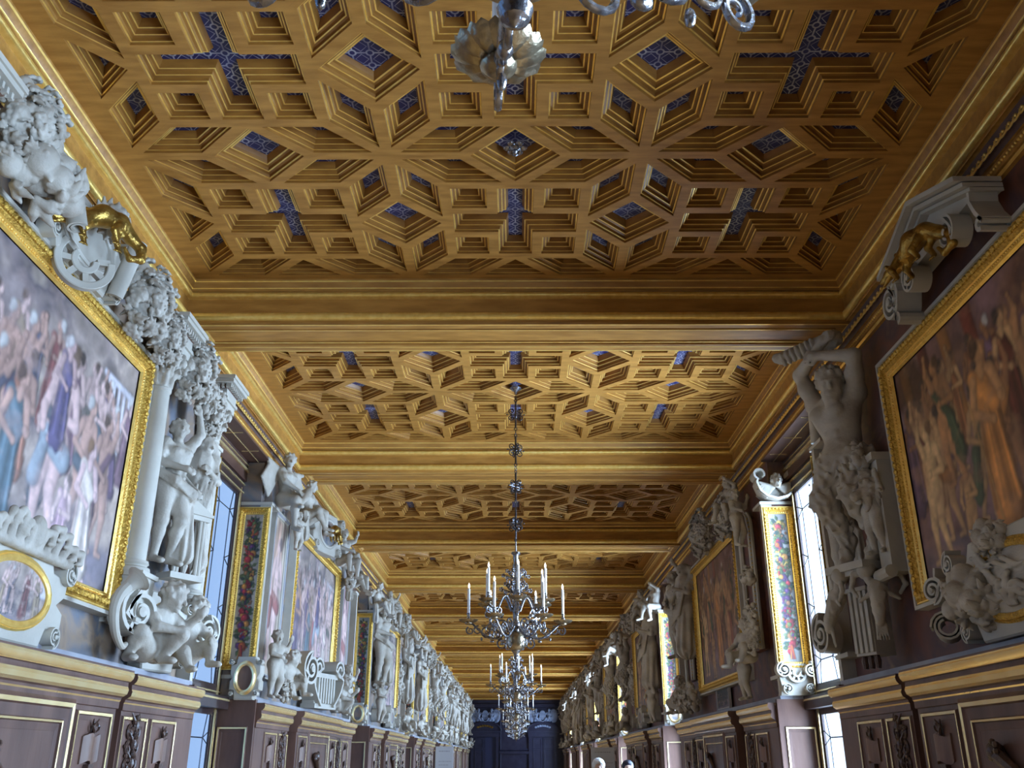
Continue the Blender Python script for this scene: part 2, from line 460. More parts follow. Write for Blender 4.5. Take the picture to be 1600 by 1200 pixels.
# guilloche ring and bead run, one mesh per length
def guilloche(Lg):
    mb = MB(); n = int(Lg / .078)
    for i in range(n):
        y = -Lg / 2 + (i + .5) * Lg / n
        pts = []
        for k in range(9):
            a = 2 * PI * k / 9
            h = .034 * math.sin(a)
            pts.append((-.006 + .32 * h, y + .047 * math.cos(a), h))
        mb.tube(pts, .009, 3, 0, True)
        mb.ball((-.012, y, 0), .014, 5, 3)
    return mb
GUILL = guilloche(BAY).mesh('guilloche', ['gilding'], 60)
mb = MB()
nb = int(BAY / .034)
for i in range(nb): mb.ball((0, -BAY / 2 + (i + .5) * BAY / nb, 0), .0125, 5, 3)
BEADS = mb.mesh('bead_row', ['gilding'], 60)
for side in (-1, 1):
    nm = SIDE[side]
    mb = MB()
    for (a, b) in UNITS + [(GAPS[-1][1], Y1 + .3)]:
        a, b = clip(a, b)
        if a > b: continue
        if b > Y1 - .1: b = Y1
        x0, x1 = sorted((side * WALL, side * 3.38)); mb.box(x0, x1, a, b, 0, 6.0)
    for (a, b) in GAPS:
        x0, x1 = sorted((side * GLASS, side * 3.38)); mb.box(x0, x1, a, b, 4.78, 6.0); mb.box(x0, x1, a, b, 0, .62)
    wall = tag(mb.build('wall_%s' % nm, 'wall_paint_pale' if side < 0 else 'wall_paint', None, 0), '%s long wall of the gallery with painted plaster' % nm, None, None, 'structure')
    mb = MB(); prof = [(side * u, z) for u, z in CORN]
    if side < 0: mb.profile(prof, Y0, Y1, 'y', CORN_M)
    else: mb.profile(prof, Y1, Y0, 'y', CORN_M)
    co = tag(mb.build('trim_%d' % (1 if side < 0 else 2), ['ceiling_wood', 'recess_wood', 'gilding'], None, 30), 'carved and gilded cornice under the ceiling along the %s wall' % nm, None, None, 'structure')
    k = 0
    while Y0 + (k + .5) * BAY < Y1 - 1:
        yc = Y0 + (k + .5) * BAY + .2
        g = link('guilloche', GUILL, co, (side * 3.036, yc, 5.257)); g['kind'] = 'stuff'
        if side < 0: g.rotation_euler = (0, 0, PI)
        if side < 0: g.location.x = -3.036
        if yc < 26: link('bead_row', BEADS, co, (side * 3.052, yc, 5.135))['kind'] = 'stuff'
        k += 1

def window(n, side, a, b, detail):
    """leaded window with two casements; local x along the wall"""
    w = (b - a); root = empty('window_%d' % n); place(root, side, (a + b) / 2, W - GLASS, 0)
    tag(root, '%s leaded window from the camera in the %s wall, two tall casements' % (ORD[n // 2], SIDE[side]), None, None, 'structure')
    h = w / 2
    fr = MB()
    for x0, x1 in ((-h, -h + .14), (h - .14, h), (-.035, .035)): fr.box(x0, x1, -.004, .03, .62, 4.78)
    for z0, z1 in ((4.62, 4.80), (2.14, 2.40), (.62, .75)): fr.box(-h, h, -.004, .029, z0, z1)
    for x in (-h + .14, h - .14):
        sg = -1 if x < 0 else 1
        fr.box(min(x, x + sg * .018), max(x, x + sg * .018), .03, .042, .7, 4.62, 1)
        fr.box(x + sg * .06 - .006, x + sg * .06 + .006, .03, .038, .7, 4.70, 1)
    for x in (-.03, .03): fr.box(x - .006, x + .006, .03, .036, .7, 4.62, 1)
    fr.box(-h, h, .028, .046, 4.64, 4.655, 1); fr.box(-h, h, .028, .05, 4.74, 4.756, 1); fr.box(-h, h, .028, .05, 2.34, 2.356, 1); fr.box(-h, h, .029, .14, 2.17, 2.30)
    fr.box(-h, h, .029, .15, 2.255, 2.275, 1)
    fr.build('window_frame', ['window_frame', 'dado_gilding'], root, 0)
    hd = MB(); hd.box(-h, h, -.02, .33, 5.035, 5.06)           # head of the recess with gilt lines
    hd.box(-h, h, -.05, .06, 4.79, 5.04)
    hd.box(-h, h, .06, .085, 4.90, 4.93, 1); hd.box(-h, h, .06, .075, 4.98, 4.99, 1)
    for x in (-h * .55, h * .1, h * .7): hd.box(x - .006, x + .006, .1, .30, 5.03, 5.036, 1)
    hd.box(-h, h, .18, .19, 5.03, 5.036, 1)
    hd.build('recess_head', ['recess_wood', 'dado_gilding'], root, 0)
    for x0, x1 in ((-h + .14, -.035), (.035, h - .14)):
        for z0, z1 in ((2.40, 4.62), (.75, 2.14)):
            cs = MB(); g = .03
            cs.rect_sweep([(-g, .0, 0), (-g, .016, 0), (0, .020, 0)], x0, x1, z0, z1); cs.rect_sweep([(0, -.006, 0), (-g, -.006, 0), (-g, .0, 0)], x0, x1, z0, z1)
            sash = cs.build('casement', 'window_frame', root, 0)
            link('pane', MB().add([(x0, .004, z0), (x1, .004, z0), (x1, .004, z1), (x0, .004, z1)], [(3, 2, 1, 0)]).mesh('pane', ['window_glass'], 0), sash)
            if detail:
                ld = MB(); ww = x1 - x0 - 2 * g; xa, xb = x0 + g, x1 - g; za, zb = z0 + g, z1 - g
                bl, br = xa + ww * .24, xb - ww * .24; t = .0065
                def came(p, q): ld.tube([(p[0], .008, p[1]), (q[0], .008, q[1])], t, 4)
                c0, c1 = za + ww * .30, zb - ww * .30
                m = max(2, round((c1 - c0) / .52))
                came((bl, c0), (br, c0)); came((bl, c1), (br, c1))
                for (x, e) in ((bl, xa), (br, xb)):
                    for q in range(m):
                        u0, u1 = c0 + (c1 - c0) * q / m, c0 + (c1 - c0) * (q + 1) / m
                        came((x, u0), (x, u1))
                        mid = (x + e) / 2
                        for uu in ([u0, u1] if q == m - 1 else [u0]):
                            came((x, uu), (e, uu + .07)); came((x, uu), (e, uu - .07))
                            ld.ball((x, .008, uu), (.014, .008, .02), 6, 4)
                    came((x, c0), ((x * .6 + e * .4), za)); came((x, c1), ((x * .6 + e * .4), zb))
                ld.build('lead_came', 'lead', sash, 0)
    return root
n = 1
for gi, (a, b) in enumerate(GAPS):
    for side in (-1, 1):
        window(n, side, a, b, a < 30); n += 1

# ---- wainscot (dado) of each wall unit
def nested_panel(mb, x0, x1, z0, z1, y, steps=2, big=False):
    """gilt nested frames round a recessed field; materials 0 wood 1 gilding 2 field"""
    p = [(0, -.012, 1), (.012, -.004, 0), (.016, .0, 0)]
    if big:
        p += [(.06, .004, 0), (.066, .018, 1), (.078, .02, 0), (.085, .01, 0), (.15, .012, 0), (.16, .026, 1), (.185, .03, 0), (.20, .022, 0), (.225, .0, 0)]
    else:
        p += [(.045, .002, 0), (.05, .014, 1), (.068, .016, 0), (.075, .0, 0)]
    mb.rect_sweep([(o, y + h, m) for o, h, m in p], x0, x1, z0, z1)
    mb.add([(x0, y - .012, z0), (x1, y - .012, z0), (x1, y - .012, z1), (x0, y - .012, z1)], [(3, 2, 1, 0)], 2)
    return mb
def cornice_run(mb, x0, x1, b):
    P = [(b, 1.985, 0), (b + .012, 1.99, 0), (b + .012, 2.035, 1), (b + .02, 2.045, 0), (b + .022, 2.06, 0), (b + .034, 2.07, 1), (b + .058, 2.085, 1), (b + .066, 2.115, 1), (b + .058, 2.135, 0), (b + .056, 2.165, 0), (b + .07, 2.17, 1), (b + .088, 2.19, 1), (b + .094, 2.215, 1), (b + .088, 2.232, 0), (b + .088, 2.245, 0), (-.08, 2.245, 0)]
    k = len(P)
    mb.add([(x0, p[0], p[1]) for p in P] + [(x1, p[0], p[1]) for p in P] , [(i, i + 1, k + i + 1, k + i) for i in range(k - 1)], [p[2] for p in P[:-1]])
    for x, rev in ((x0, True), (x1, False)):
        vs = [(x, p[0], p[1]) for p in P] + [(x, -.08, 1.985)]
        f = tuple(range(len(vs))); mb.add(vs, [f if not rev else f[::-1]], 0)
FRONT, BACK = .165, .105
SECTS = [(-3.22, -1.655, BACK), (-1.41, 1.41, FRONT), (1.655, 3.22, BACK)]
PANELS = [(-2.74, -2.31, 'banner', BACK), (-2.09, -1.75, 'leaf', BACK), (-1.27, -.86, 'banner', FRONT), (-.52, .52, 'trophy', FRONT), (.86, 1.27, 'banner', FRONT), (1.75, 2.09, 'leaf', BACK), (2.31, 2.74, 'banner', BACK)]
def banner_mesh():
    mb = MB()
    n = 10; w, h = .13, .085; vs = []
    for i in range(n + 1):
        x = -w + 2 * w * i / n; wy = .018 * math.sin(3.2 * x / w + .4)
        for z, y in ((-h, .03), (h, .03), (h, .012), (-h, .012)): vs.append((x, y + wy, z + .012 * math.sin(4 * x / w)))
    fs = []
    for i in range(n):
        for k in range(4): fs.append((i * 4 + k, i * 4 + (k + 1) % 4, i * 4 + 4 + (k + 1) % 4, i * 4 + 4 + k))
    fs += [(3, 2, 1, 0), tuple(n * 4 + k for k in range(4))]
    mb.add(vs, fs, 1)
    for sg in (-1, 1):                                  # ribbon knot over the banner, foils under it
        mb.tube([(0, .03, .09), (sg * .03, .045, .115), (sg * .05, .04, .14), (sg * .025, .035, .155), (0, .03, .125)], .010, 5)
        mb.tube([(0, .03, .13), (sg * .025, .03, .165), (sg * .04, .035, .185)], [.012, .009, .004], 5)
        mb.tube([(sg * .012, .02, -.27), (sg * .05, .035, -.24), (sg * .085, .04, -.27), (sg * .09, .03, -.34)], [.012, .018, .018, .006], 6)
    mb.tube([(0, .025, .08), (0, .03, .14)], .014, 6)
    mb.box(-.04, .04, .0, .045, -.15, -.095); mb.tube([(0, .02, -.14), (0, .02, -.24)], [.018, .010], 6)
    mb.tube([(0, .02, -.20), (0, .04, -.28), (0, .03, -.40)], [.006, .03, .006], 6)
    mb.tube([(0, .02, -.40), (0, .02, -.62)], .01, 6)
    return mb.mesh('carving', ['carved_walnut', 'dado_panel'])
def leaf_mesh(w, h, seed):
    rnd = random.Random(seed); mb = MB()
    for sg in (-1, 1):
        z = h - .08
        while z > -h + .08:
            r = rnd.uniform(.045, .062); t = 1.35
            pts = spiral(sg * (w * .45), z, r, r * .18, PI / 2 if sg > 0 else PI / 2, -sg * t, 14)
            mb.tube([(x, .02, zz) for x, zz in pts], [.013 - .007 * i / 14 for i in range(15)], 5)
            for q in range(3):
                a = rnd.uniform(0, 2 * PI)
                mb.ball((sg * w * .5 + .05 * math.cos(a), .022, z + .055 * math.sin(a)), (.022, .016, .016), 6, 4)
            z -= rnd.uniform(.105, .135)
    for z in np.arange(-h + .06, h - .02, .13):
        mb.ball((0, .03, z), (.03, .028, .04), 8, 5); mb.ball((0, .035, z + .06), (.016, .02, .02), 6, 4)
        for sg in (-1, 1): mb.tube([(0, .02, z), (sg * .05, .035, z + .04), (sg * .075, .02, z + .09)], [.016, .013, .004], 5)
    return mb.mesh('carving', ['carved_walnut'])
def trophy_mesh():
    mb = MB()
    mb.tube([(-.33, .03, -.18), (-.10, .045, .02), (.12, .05, .17), (.26, .06, .25)], [.03, .028, .034, .045], 8)
    mb.ball((.29, .06, .28), (.06, .05, .055), 10, 6); mb.ball((.335, .06, .25), (.035, .03, .03), 8, 5)
    for q in range(5): mb.ball((.25 + .03 * math.cos(q * 1.3), .085, .30 + .03 * math.sin(q * 1.3)), .02, 6, 4)
    mb.tube([(.02, .03, .12), (.02, .04, -.2), (-.02, .03, -.5)], [.02, .024, .012], 7)
    for sg in (-1, 1):
        mb.tube([(0, .03, -.05), (sg * .12, .05, -.18), (sg * .16, .04, -.34), (sg * .08, .03, -.42)], [.02, .03, .022, .008], 7)
        mb.tube([(0, .03, -.2), (sg * .2, .04, -.1), (sg * .27, .03, .02)], [.018, .02, .006], 6)
    return mb.mesh('carving', ['carved_walnut'])
CARVE = {'banner': banner_mesh(), 'leaf': leaf_mesh(.15, .5, 4), 'trophy': trophy_mesh()}
PMESH = {}
for (x0, x1, kd, b) in PANELS:
    key = (round(x1 - x0, 3), kd, b)
    if key not in PMESH:
        mb = MB(); w = (x1 - x0) / 2
        nested_panel(mb, -w, w, .95, 1.80 if kd == 'trophy' else 1.88, b, big=kd == 'trophy')
        nested_panel(mb, -w, w, .25, .72, b, big=kd == 'trophy')
        PMESH[key] = mb.mesh('panel', ['dado_wood', 'dado_gilding', 'dado_panel'], 0)
mb = MB()
for x0, x1, b in SECTS:
    mb.box(x0, x1, -.3, b - .001, 0, 1.99)
    cornice_run(mb, x0 - .012, x1 + .012, b)
mb.box(-3.275, 3.275, -.3, .01, 0, 2.24)
mb.box(-3.275, 3.275, -.34, .055, 2.24, 2.315, 2)        # grey stone ledge above
DADO_ME = mb.mesh('dado', ['dado_wood', 'dado_gilding', 'ledge_stone'], 30)
mb = MB()                                                   # pier end faces: local -x / +x ends of the unit
for sg in (-1, 1):
    mb.box(min(sg * 3.20, sg * 3.277), max(sg * 3.20, sg * 3.277), -.36, .10, 0, 2.28)
PIER_ME = mb.mesh('pier_end', ['dado_wood'], 0)
def end_panel_mesh():
    mb = MB(); nested_panel(mb, -.095, .095, .95, 1.92, 0); nested_panel(mb, -.095, .095, .3, .75, 0)
    return mb.mesh('panel', ['dado_wood', 'dado_gilding', 'dado_panel'], 0)
ENDP = end_panel_mesh()
n = 3
for ui, (a, b) in enumerate(UNITS):
    for side in (-1, 1):
        if b < 0: continue
        o = link('trim_%d' % n, DADO_ME); n += 1
        place(o, side, (a + b) / 2, 0, 0)
        tag(o, 'panelled walnut wainscot with gilt lines, %s from the camera along the %s wall' % (ORD[ui - 1], SIDE[side]), None, None, 'structure')
        for (x0, x1, kd, bb) in PANELS:
            p = link('panel', PMESH[(round(x1 - x0, 3), kd, bb)], o, ((x0 + x1) / 2, 0, 0))
            if ui <= 4: link('carving', CARVE[kd], p, (0, bb - .012, {'banner': 1.72, 'leaf': 1.42, 'trophy': 1.42}[kd]))
        link('pier_end', PIER_ME, o)
        for sg in (-1, 1):
            e = link('panel', ENDP, o, (sg * 3.278, -.13, 0)); e.rotation_euler = (0, 0, -sg * PI / 2)
# low parapet under each window
for gi, (a, b) in enumerate(GAPS):
    for side in (-1, 1):
        x0, x1 = sorted((side * (GLASS - .02), side * (GLASS - .12)))
        tag(MB().box(x0, x1, a, b, 0, .62).build('baseboard_%s' % SIDE[side], 'dado_wood', None, 0), 'low wooden parapet under the %s window of the %s wall' % (ORD[gi], SIDE[side]), None, None, 'structure')

# ---- end walls
mb = MB(); mb.box(-3.7, 3.7, Y0 - .3, Y0, 0, 6.0)
tag(mb.build('wall_back', 'dado_wood', None, 0), 'panelled wall behind the camera', None, None, 'structure')
mb = MB(); mb.box(-3.7, 3.7, Y1, Y1 + .3, 0, 6.0)
for x0, x1, z0, z1 in ((-.95, .75, 2.35, 4.5), (-.95, .75, .3, 2.0)):
    mb.rect_sweep([(0, Y1 - .01, 0), (0, Y1 - .06, 0), (.08, Y1 - .08, 0), (.12, Y1 - .05, 0), (.12, Y1, 0)], x0, x1, z0, z1)
mb.box(-1.1, .9, Y1 - .14, Y1, 2.05, 2.18); mb.box(-3.1, 3.1, Y1 - .2, Y1, 4.86, 5.05)
mb.box(-3.1, 3.1, Y1 - .12, Y1, 5.05, 5.3)
tag(mb.build('wall_end', 'end_wood', None, 0), 'dark panelled wall at the far end of the gallery', None, None, 'structure')
def end_door(n, cx, opened):
    root = empty('door_%d' % n, (cx, Y1, 0))
    tag(root, 'dark double door with curved pediment at the far end, %s' % ('one leaf open' if opened else 'closed, on the right'), None, None, 'structure')
    mb = MB()
    for sg in (-1, 1): mb.box(min(sg * .72, sg * .9), max(sg * .72, sg * .9), -.12, 0, 0, 3.1)
    mb.box(-.95, .95, -.14, 0, 3.05, 3.3); mb.box(-1.02, 1.02, -.2, 0, 3.3, 3.42)
    mb.build('door_frame', 'end_wood', root, 0)
    mb = MB(); out = [(-1.04, 3.42), (1.04, 3.42)] + [(1.04 * math.cos(a), 3.42 + .5 * math.sin(a)) for a in np.linspace(.12, PI - .12, 18)]
    arc = [(1.04 * math.cos(a), 3.44 + .5 * math.sin(a)) for a in np.linspace(0, PI, 20)]
    mb.tube([(x, -.14, z) for x, z in arc], .06, 6); mb.slab([(x, z) for x, z in out], -.12, 0)
    pd = mb.build('pediment', 'end_wood', root)
    mb = MB()
    for q in range(7): mb.ball((-.45 + .15 * q, -.14, 3.6 + .12 * math.sin(PI * (q + .5) / 7)), (.09, .05, .07), 8, 5)
    mb.build('pediment_carving', 'gold_figure' if opened else 'end_stucco', pd)
    for sg in (-1, 1):
        if opened and sg > 0: continue
        mb = MB(); x0, x1 = sorted((sg * .02, sg * .71)); mb.box(x0, x1, -.06, -.01, .05, 3.04)
        for z0, z1 in ((.25, 1.0), (1.15, 2.25), (2.4, 2.9)):
            mb.rect_sweep([(0, -.065, 0), (0, -.08, 0), (.04, -.085, 0), (.05, -.06, 0)], x0 + .13, x1 - .13, z0, z1)
        mb.build('door_leaf', 'end_wood', root, 0)
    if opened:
        MB().box(.02, .71, -.005, -.001, .05, 3.04).build('opening_shade', 'shade_dark', root, 0)  # dark sheet painted as the shade behind the missing leaf
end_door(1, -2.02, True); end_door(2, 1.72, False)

# ================================================================== STUCCO SCULPTURE (smooth blends of rounded masses, polygonised)
def V3(*a): return np.array(a, float)
def smooth_noise(X, Y, Z, s):
    return (np.sin(X * s + 1.3 * np.sin(Y * s * .7)) * np.sin(Y * s * 1.1 + 1.1 * np.sin(Z * s * .8)) * np.sin(Z * s * .9 + 1.7 * np.sin(X * s * .6)))
class Clay:
    def __init__(s, h=.013): s.h = h; s.p = []
    def rc(s, a, b, ra, rb=None, k=.02, fold=None, noise=None, cut=False):
        s.p.append(('rc', np.array(a, float), np.array(b, float), ra, ra if rb is None else rb, k, fold, noise, cut)); return s
    def el(s, c, r, k=.02, rot=None, noise=None, cut=False):
        r = (r, r, r) if isinstance(r, (int, float)) else r
        s.p.append(('el', np.array(c, float), np.array(r, float), rot, None, k, None, noise, cut)); return s
    def path(s, pts, r0, r1, k=.02, **kw):
        for i in range(len(pts) - 1):
            n = len(pts) - 1
            s.rc(pts[i], pts[i + 1], r0 + (r1 - r0) * i / n, r0 + (r1 - r0) * (i + 1) / n, k, **kw)
        return s
    def bounds(s):
        lo, hi = np.full(3, 1e9), np.full(3, -1e9)
        for q in s.p:
            if q[8]: continue
            l, h = s.pb(q); lo = np.minimum(lo, l); hi = np.maximum(hi, h)
        return lo - 2 * s.h, hi + 2 * s.h
    def pb(s, q):
        e = (q[7][0] if q[7] else 0) + (q[6][1] if q[6] else 0)
        if q[0] == 'rc':
            m = max(q[3], q[4]) + e
            return np.minimum(q[1], q[2]) - m, np.maximum(q[1], q[2]) + m
        m = (q[2].max() if q[3] is not None else q[2]) + e
        return q[1] - m, q[1] + m
    def mesh(s, name, mats, clip_back=None):
        h = s.h; lo, hi = s.bounds()
        if clip_back is not None: lo[1] = max(lo[1], clip_back - 2 * h)
        n = np.ceil((hi - lo) / h).astype(int) + 1
        D = np.full(n, .12, np.float32)
        ax = [(lo[i] + h * np.arange(n[i])).astype(np.float32) for i in range(3)]
        for q in s.p:
            l, u = s.pb(q); pad = q[5] + 3 * h
            i0 = np.clip(np.floor((l - pad - lo) / h).astype(int), 0, n); i1 = np.clip(np.ceil((u + pad - lo) / h).astype(int) + 1, 0, n)
            if (i1 <= i0).any(): continue
            X = ax[0][i0[0]:i1[0], None, None]; Y = ax[1][None, i0[1]:i1[1], None]; Z = ax[2][None, None, i0[2]:i1[2]]
            if q[0] == 'rc':
                a, b = q[1], q[2]; d = b - a; L2 = max(d.dot(d), 1e-9)
                t = np.clip(((X - a[0]) * d[0] + (Y - a[1]) * d[1] + (Z - a[2]) * d[2]) / L2, 0, 1)
                px, py, pz = X - a[0] - t * d[0], Y - a[1] - t * d[1], Z - a[2] - t * d[2]
                v = np.sqrt(px * px + py * py + pz * pz) - (q[3] + (q[4] - q[3]) * t)
                if q[6]:
                    nf, am, ph = q[6]
                    v = v - am * np.sin(nf * np.arctan2(py, px) + ph + 2.0 * t) * (.35 + .65 * t)
            else:
                px, py, pz = X - q[1][0], Y - q[1][1], Z - q[1][2]
                if q[3] is not None:
                    M = q[3]; px, py, pz = M[0][0] * px + M[1][0] * py + M[2][0] * pz, M[0][1] * px + M[1][1] * py + M[2][1] * pz, M[0][2] * px + M[1][2] * py + M[2][2] * pz
                r = q[2]
                k0 = np.sqrt((px / r[0]) ** 2 + (py / r[1]) ** 2 + (pz / r[2]) ** 2)
                k1 = np.sqrt((px / r[0] ** 2) ** 2 + (py / r[1] ** 2) ** 2 + (pz / r[2] ** 2) ** 2)
                v = k0 * (k0 - 1) / np.maximum(k1, 1e-6)
            if q[7]: v = v + q[7][0] * smooth_noise(X, Y, Z, q[7][1])
            sl = tuple(slice(i0[i], i1[i]) for i in range(3)); o = D[sl]; k = q[5]
            if q[8]:
                hh = np.clip(.5 - .5 * (o + v) / k, 0, 1); D[sl] = o + (-v - o) * hh + k * hh * (1 - hh)
            else:
                hh = np.clip(.5 + .5 * (o - v) / k, 0, 1); D[sl] = o + (v - o) * hh - k * hh * (1 - hh)
        if clip_back is not None:
            D = np.maximum(D, (clip_back - ax[1])[None, :, None])
        D[0] = D[-1] = .1; D[:, 0] = D[:, -1] = .1; D[:, :, 0] = D[:, :, -1] = .1
        return surface_nets(D, lo, h, name, mats)
def surface_nets(D, lo, h, name, mats):
    n = np.array(D.shape); ins = D < 0
    c = [ins[i:n[0] - 1 + i, j:n[1] - 1 + j, k:n[2] - 1 + k] for i in (0, 1) for j in (0, 1) for k in (0, 1)]
    cnt = sum(x.astype(np.int8) for x in c)
    act = (cnt > 0) & (cnt < 8)
    idx = np.full(act.shape, -1, np.int64); cells = np.argwhere(act); idx[act] = np.arange(len(cells))
    P = np.zeros((len(cells), 3)); Wt = np.zeros(len(cells))
    off = [(i, j, k) for i in (0, 1) for j in (0, 1) for k in (0, 1)]
    val = {o: D[cells[:, 0] + o[0], cells[:, 1] + o[1], cells[:, 2] + o[2]].astype(float) for o in off}
    for a in range(8):
        for b in range(a + 1, 8):
            A, B = np.array(off[a]), np.array(off[b])
            if abs(A - B).sum() != 1: continue
            va, vb = val[off[a]], val[off[b]]; m = (va < 0) != (vb < 0)
            t = np.where(m, va / np.where(m, va - vb, 1), 0)
            P += np.where(m[:, None], A + (B - A) * t[:, None], 0); Wt += m
    P = (cells + P / np.maximum(Wt, 1)[:, None]) * h + lo
    F = []
    for axis in range(3):
        u, v = (axis + 1) % 3, (axis + 2) % 3
        s0 = [slice(1, -1)] * 3; s1 = [slice(1, -1)] * 3
        s0[axis] = slice(0, -1); s1[axis] = slice(1, None)
        e = ins[tuple(s0)] != ins[tuple(s1)]
        g = np.argwhere(e); base = g.copy(); base[:, u] += 1; base[:, v] += 1
        fl = ins[tuple(s0)][e]
        q = []
        for du, dv in ((-1, -1), (0, -1), (0, 0), (-1, 0)):
            w = base.copy(); w[:, u] += du; w[:, v] += dv; q.append(idx[w[:, 0], w[:, 1], w[:, 2]])
        q = np.stack(q, 1); q[~fl] = q[~fl][:, ::-1]; F.append(q)
    F = np.concatenate(F); F = F[(F >= 0).all(1)]
    me = bpy.data.meshes.new(name)
    me.vertices.add(len(P)); me.vertices.foreach_set('co', P.astype(np.float32).ravel())
    me.loops.add(F.size); me.loops.foreach_set('vertex_index', F.astype(np.int32).ravel())
    me.polygons.add(len(F)); me.polygons.foreach_set('loop_start', np.arange(0, F.size, 4, dtype=np.int32))
    me.polygons.foreach_set('use_smooth', np.ones(len(F), bool))
    for m in ([mats] if isinstance(mats, str) else mats): me.materials.append(MAT[m])
    me.update(calc_edges=True); me.validate()
    return me

# ---- figures -------------------------------------------------------
STAND = dict(pelvis=(0, 0, .53), waist=(0, .005, .62), chest=(0, 0, .725), neck=(0, -.005, .835), head=(0, .015, .915),
             shL=(-.10, -.005, .80), shR=(.10, -.005, .80), elL=(-.14, -.01, .64), elR=(.14, -.01, .64), haL=(-.14, .05, .50), haR=(.14, .05, .50),
             hiL=(-.052, 0, .51), hiR=(.052, 0, .51), knL=(-.06, .02, .285), knR=(.06, .02, .285), anL=(-.06, -.01, .045), anR=(.06, -.01, .045),
             toL=(-.075, .085, .015), toR=(.075, .085, .015))
SIT = dict(STAND, pelvis=(0, 0, .09), waist=(0, .015, .19), chest=(0, .01, .295), neck=(0, .015, .40), head=(0, .035, .48), shL=(-.10, .005, .365), shR=(.10, .005, .365),
           elL=(-.15, -.01, .22), elR=(.14, .05, .23), haL=(-.13, .05, .07), haR=(.08, .14, .18), hiL=(-.055, .02, .075), hiR=(.055, .02, .075),
           knL=(-.09, .22, .12), knR=(.08, .23, .08), anL=(-.06, .25, -.10), anR=(.07, .22, -.16), toL=(-.07, .335, -.125), toR=(.07, .305, -.19))
def pose(base, **kw):
    d = dict(base); d.update(kw); return d
def head_on(C, c, r, look=(0, 1, 0), up=(0, 0, 1), curls=22, beard=False, seed=1, horns=False):
    """a head of half height r: face, ears, hair"""
    y = V3(*look); y /= np.linalg.norm(y); x = np.cross(y, V3(*up)); x /= np.linalg.norm(x); z = np.cross(x, y)
    M = np.array([x, y, z]).T; c = V3(*c)
    T = lambda a, b, d: c + (x * a + y * b + z * d) * r
    C.el(T(0, -.08, .15), (.74 * r, .86 * r, .80 * r), .3 * r, M)
    C.el(T(0, .18, -.34), (.54 * r, .58 * r, .60 * r), .3 * r, M)
    C.rc(T(0, .80, .10), T(0, .98, -.20), .10 * r, .15 * r, .12 * r)                 # nose
    for s in (-1, 1):
        C.el(T(s * .30, .80, .12), (.17 * r, .13 * r, .11 * r), .06 * r, M, cut=True)    # eye sockets
        C.el(T(s * .30, .66, .09), (.12 * r, .12 * r, .09 * r), .03 * r, M)
        C.rc(T(s * .14, .80, .27), T(s * .46, .66, .25), .075 * r, .06 * r, .1 * r)      # brows
        C.el(T(s * .74, -.08, -.05), (.08 * r, .15 * r, .22 * r), .06 * r, M)            # ears
        C.el(T(s * .34, .56, -.28), (.20 * r, .18 * r, .2 * r), .15 * r, M)              # cheeks
    C.rc(T(-.15, .74, -.50), T(.15, .74, -.50), .085 * r, .085 * r, .05 * r)          # lips
    C.el(T(0, .62, -.80), (.18 * r, .17 * r, .15 * r), .12 * r, M)                     # chin
    rnd = random.Random(seed)
    for i in range(curls):
        u = (i + .5) / curls; ph = i * 2.39996; zz = 1 - 1.45 * u; rr = math.sqrt(max(0, 1 - zz * zz))
        d = (rr * math.cos(ph), rr * math.sin(ph), zz)
        if d[1] > .38 and d[2] < .62: continue
        C.el(T(d[0] * .74, d[1] * .86 - .08, d[2] * .82 + .16), r * rnd.uniform(.20, .30), .07 * r, noise=(.05 * r, 9 / r))
    if beard:
        for i in range(9):
            a = R(-75 + 150 * i / 8); C.rc(T(.5 * math.sin(a), .35 + .35 * math.cos(a), -.55), T(.42 * math.sin(a), .45 + .4 * math.cos(a), -1.25 - .25 * math.cos(a)), .17 * r, .10 * r, .05 * r, noise=(.05 * r, 8 / r))
    if horns:
        for s in (-1, 1): C.path([T(s * .3, .35, .75), T(s * .55, .25, 1.15), T(s * .95, -.1, 1.2), T(s * 1.1, -.35, .85)], .2 * r, .07 * r, .05 * r)
def hand_on(C, wrist, elbow, H, curl=.5, fat=1.):
    w, e = V3(*wrist), V3(*elbow); d = (w - e) / (np.linalg.norm(w - e) + 1e-9)
    s = np.cross(d, V3(0, 1, .2)); s /= np.linalg.norm(s) + 1e-9; q = np.cross(s, d)
    C.rc(w, w + d * .040 * H, .019 * H * fat, .020 * H * fat, .01)
    C.el(w + d * .035 * H, .022 * H * fat, .012)
    for i, (o, ln) in enumerate(((-.021, .042), (-.007, .050), (.007, .047), (.020, .036))):
        b = w + d * .052 * H + s * o * H; m = b + (d * .55 - q * .35 * curl) * ln * H; t = m + (d * .25 - q * .75 * curl) * ln * H
        C.rc(b, m, .0088 * H * fat, .008 * H * fat, .004); C.rc(m, t, .008 * H * fat, .007 * H * fat, .004)
    b = w + d * .015 * H - s * .018 * H; m = b + (d * .5 - s * .6 - q * .25) * .035 * H
    C.rc(b, m, .010 * H, .009 * H, .006); C.rc(m, m + d * .024 * H, .009 * H, .007 * H, .005)
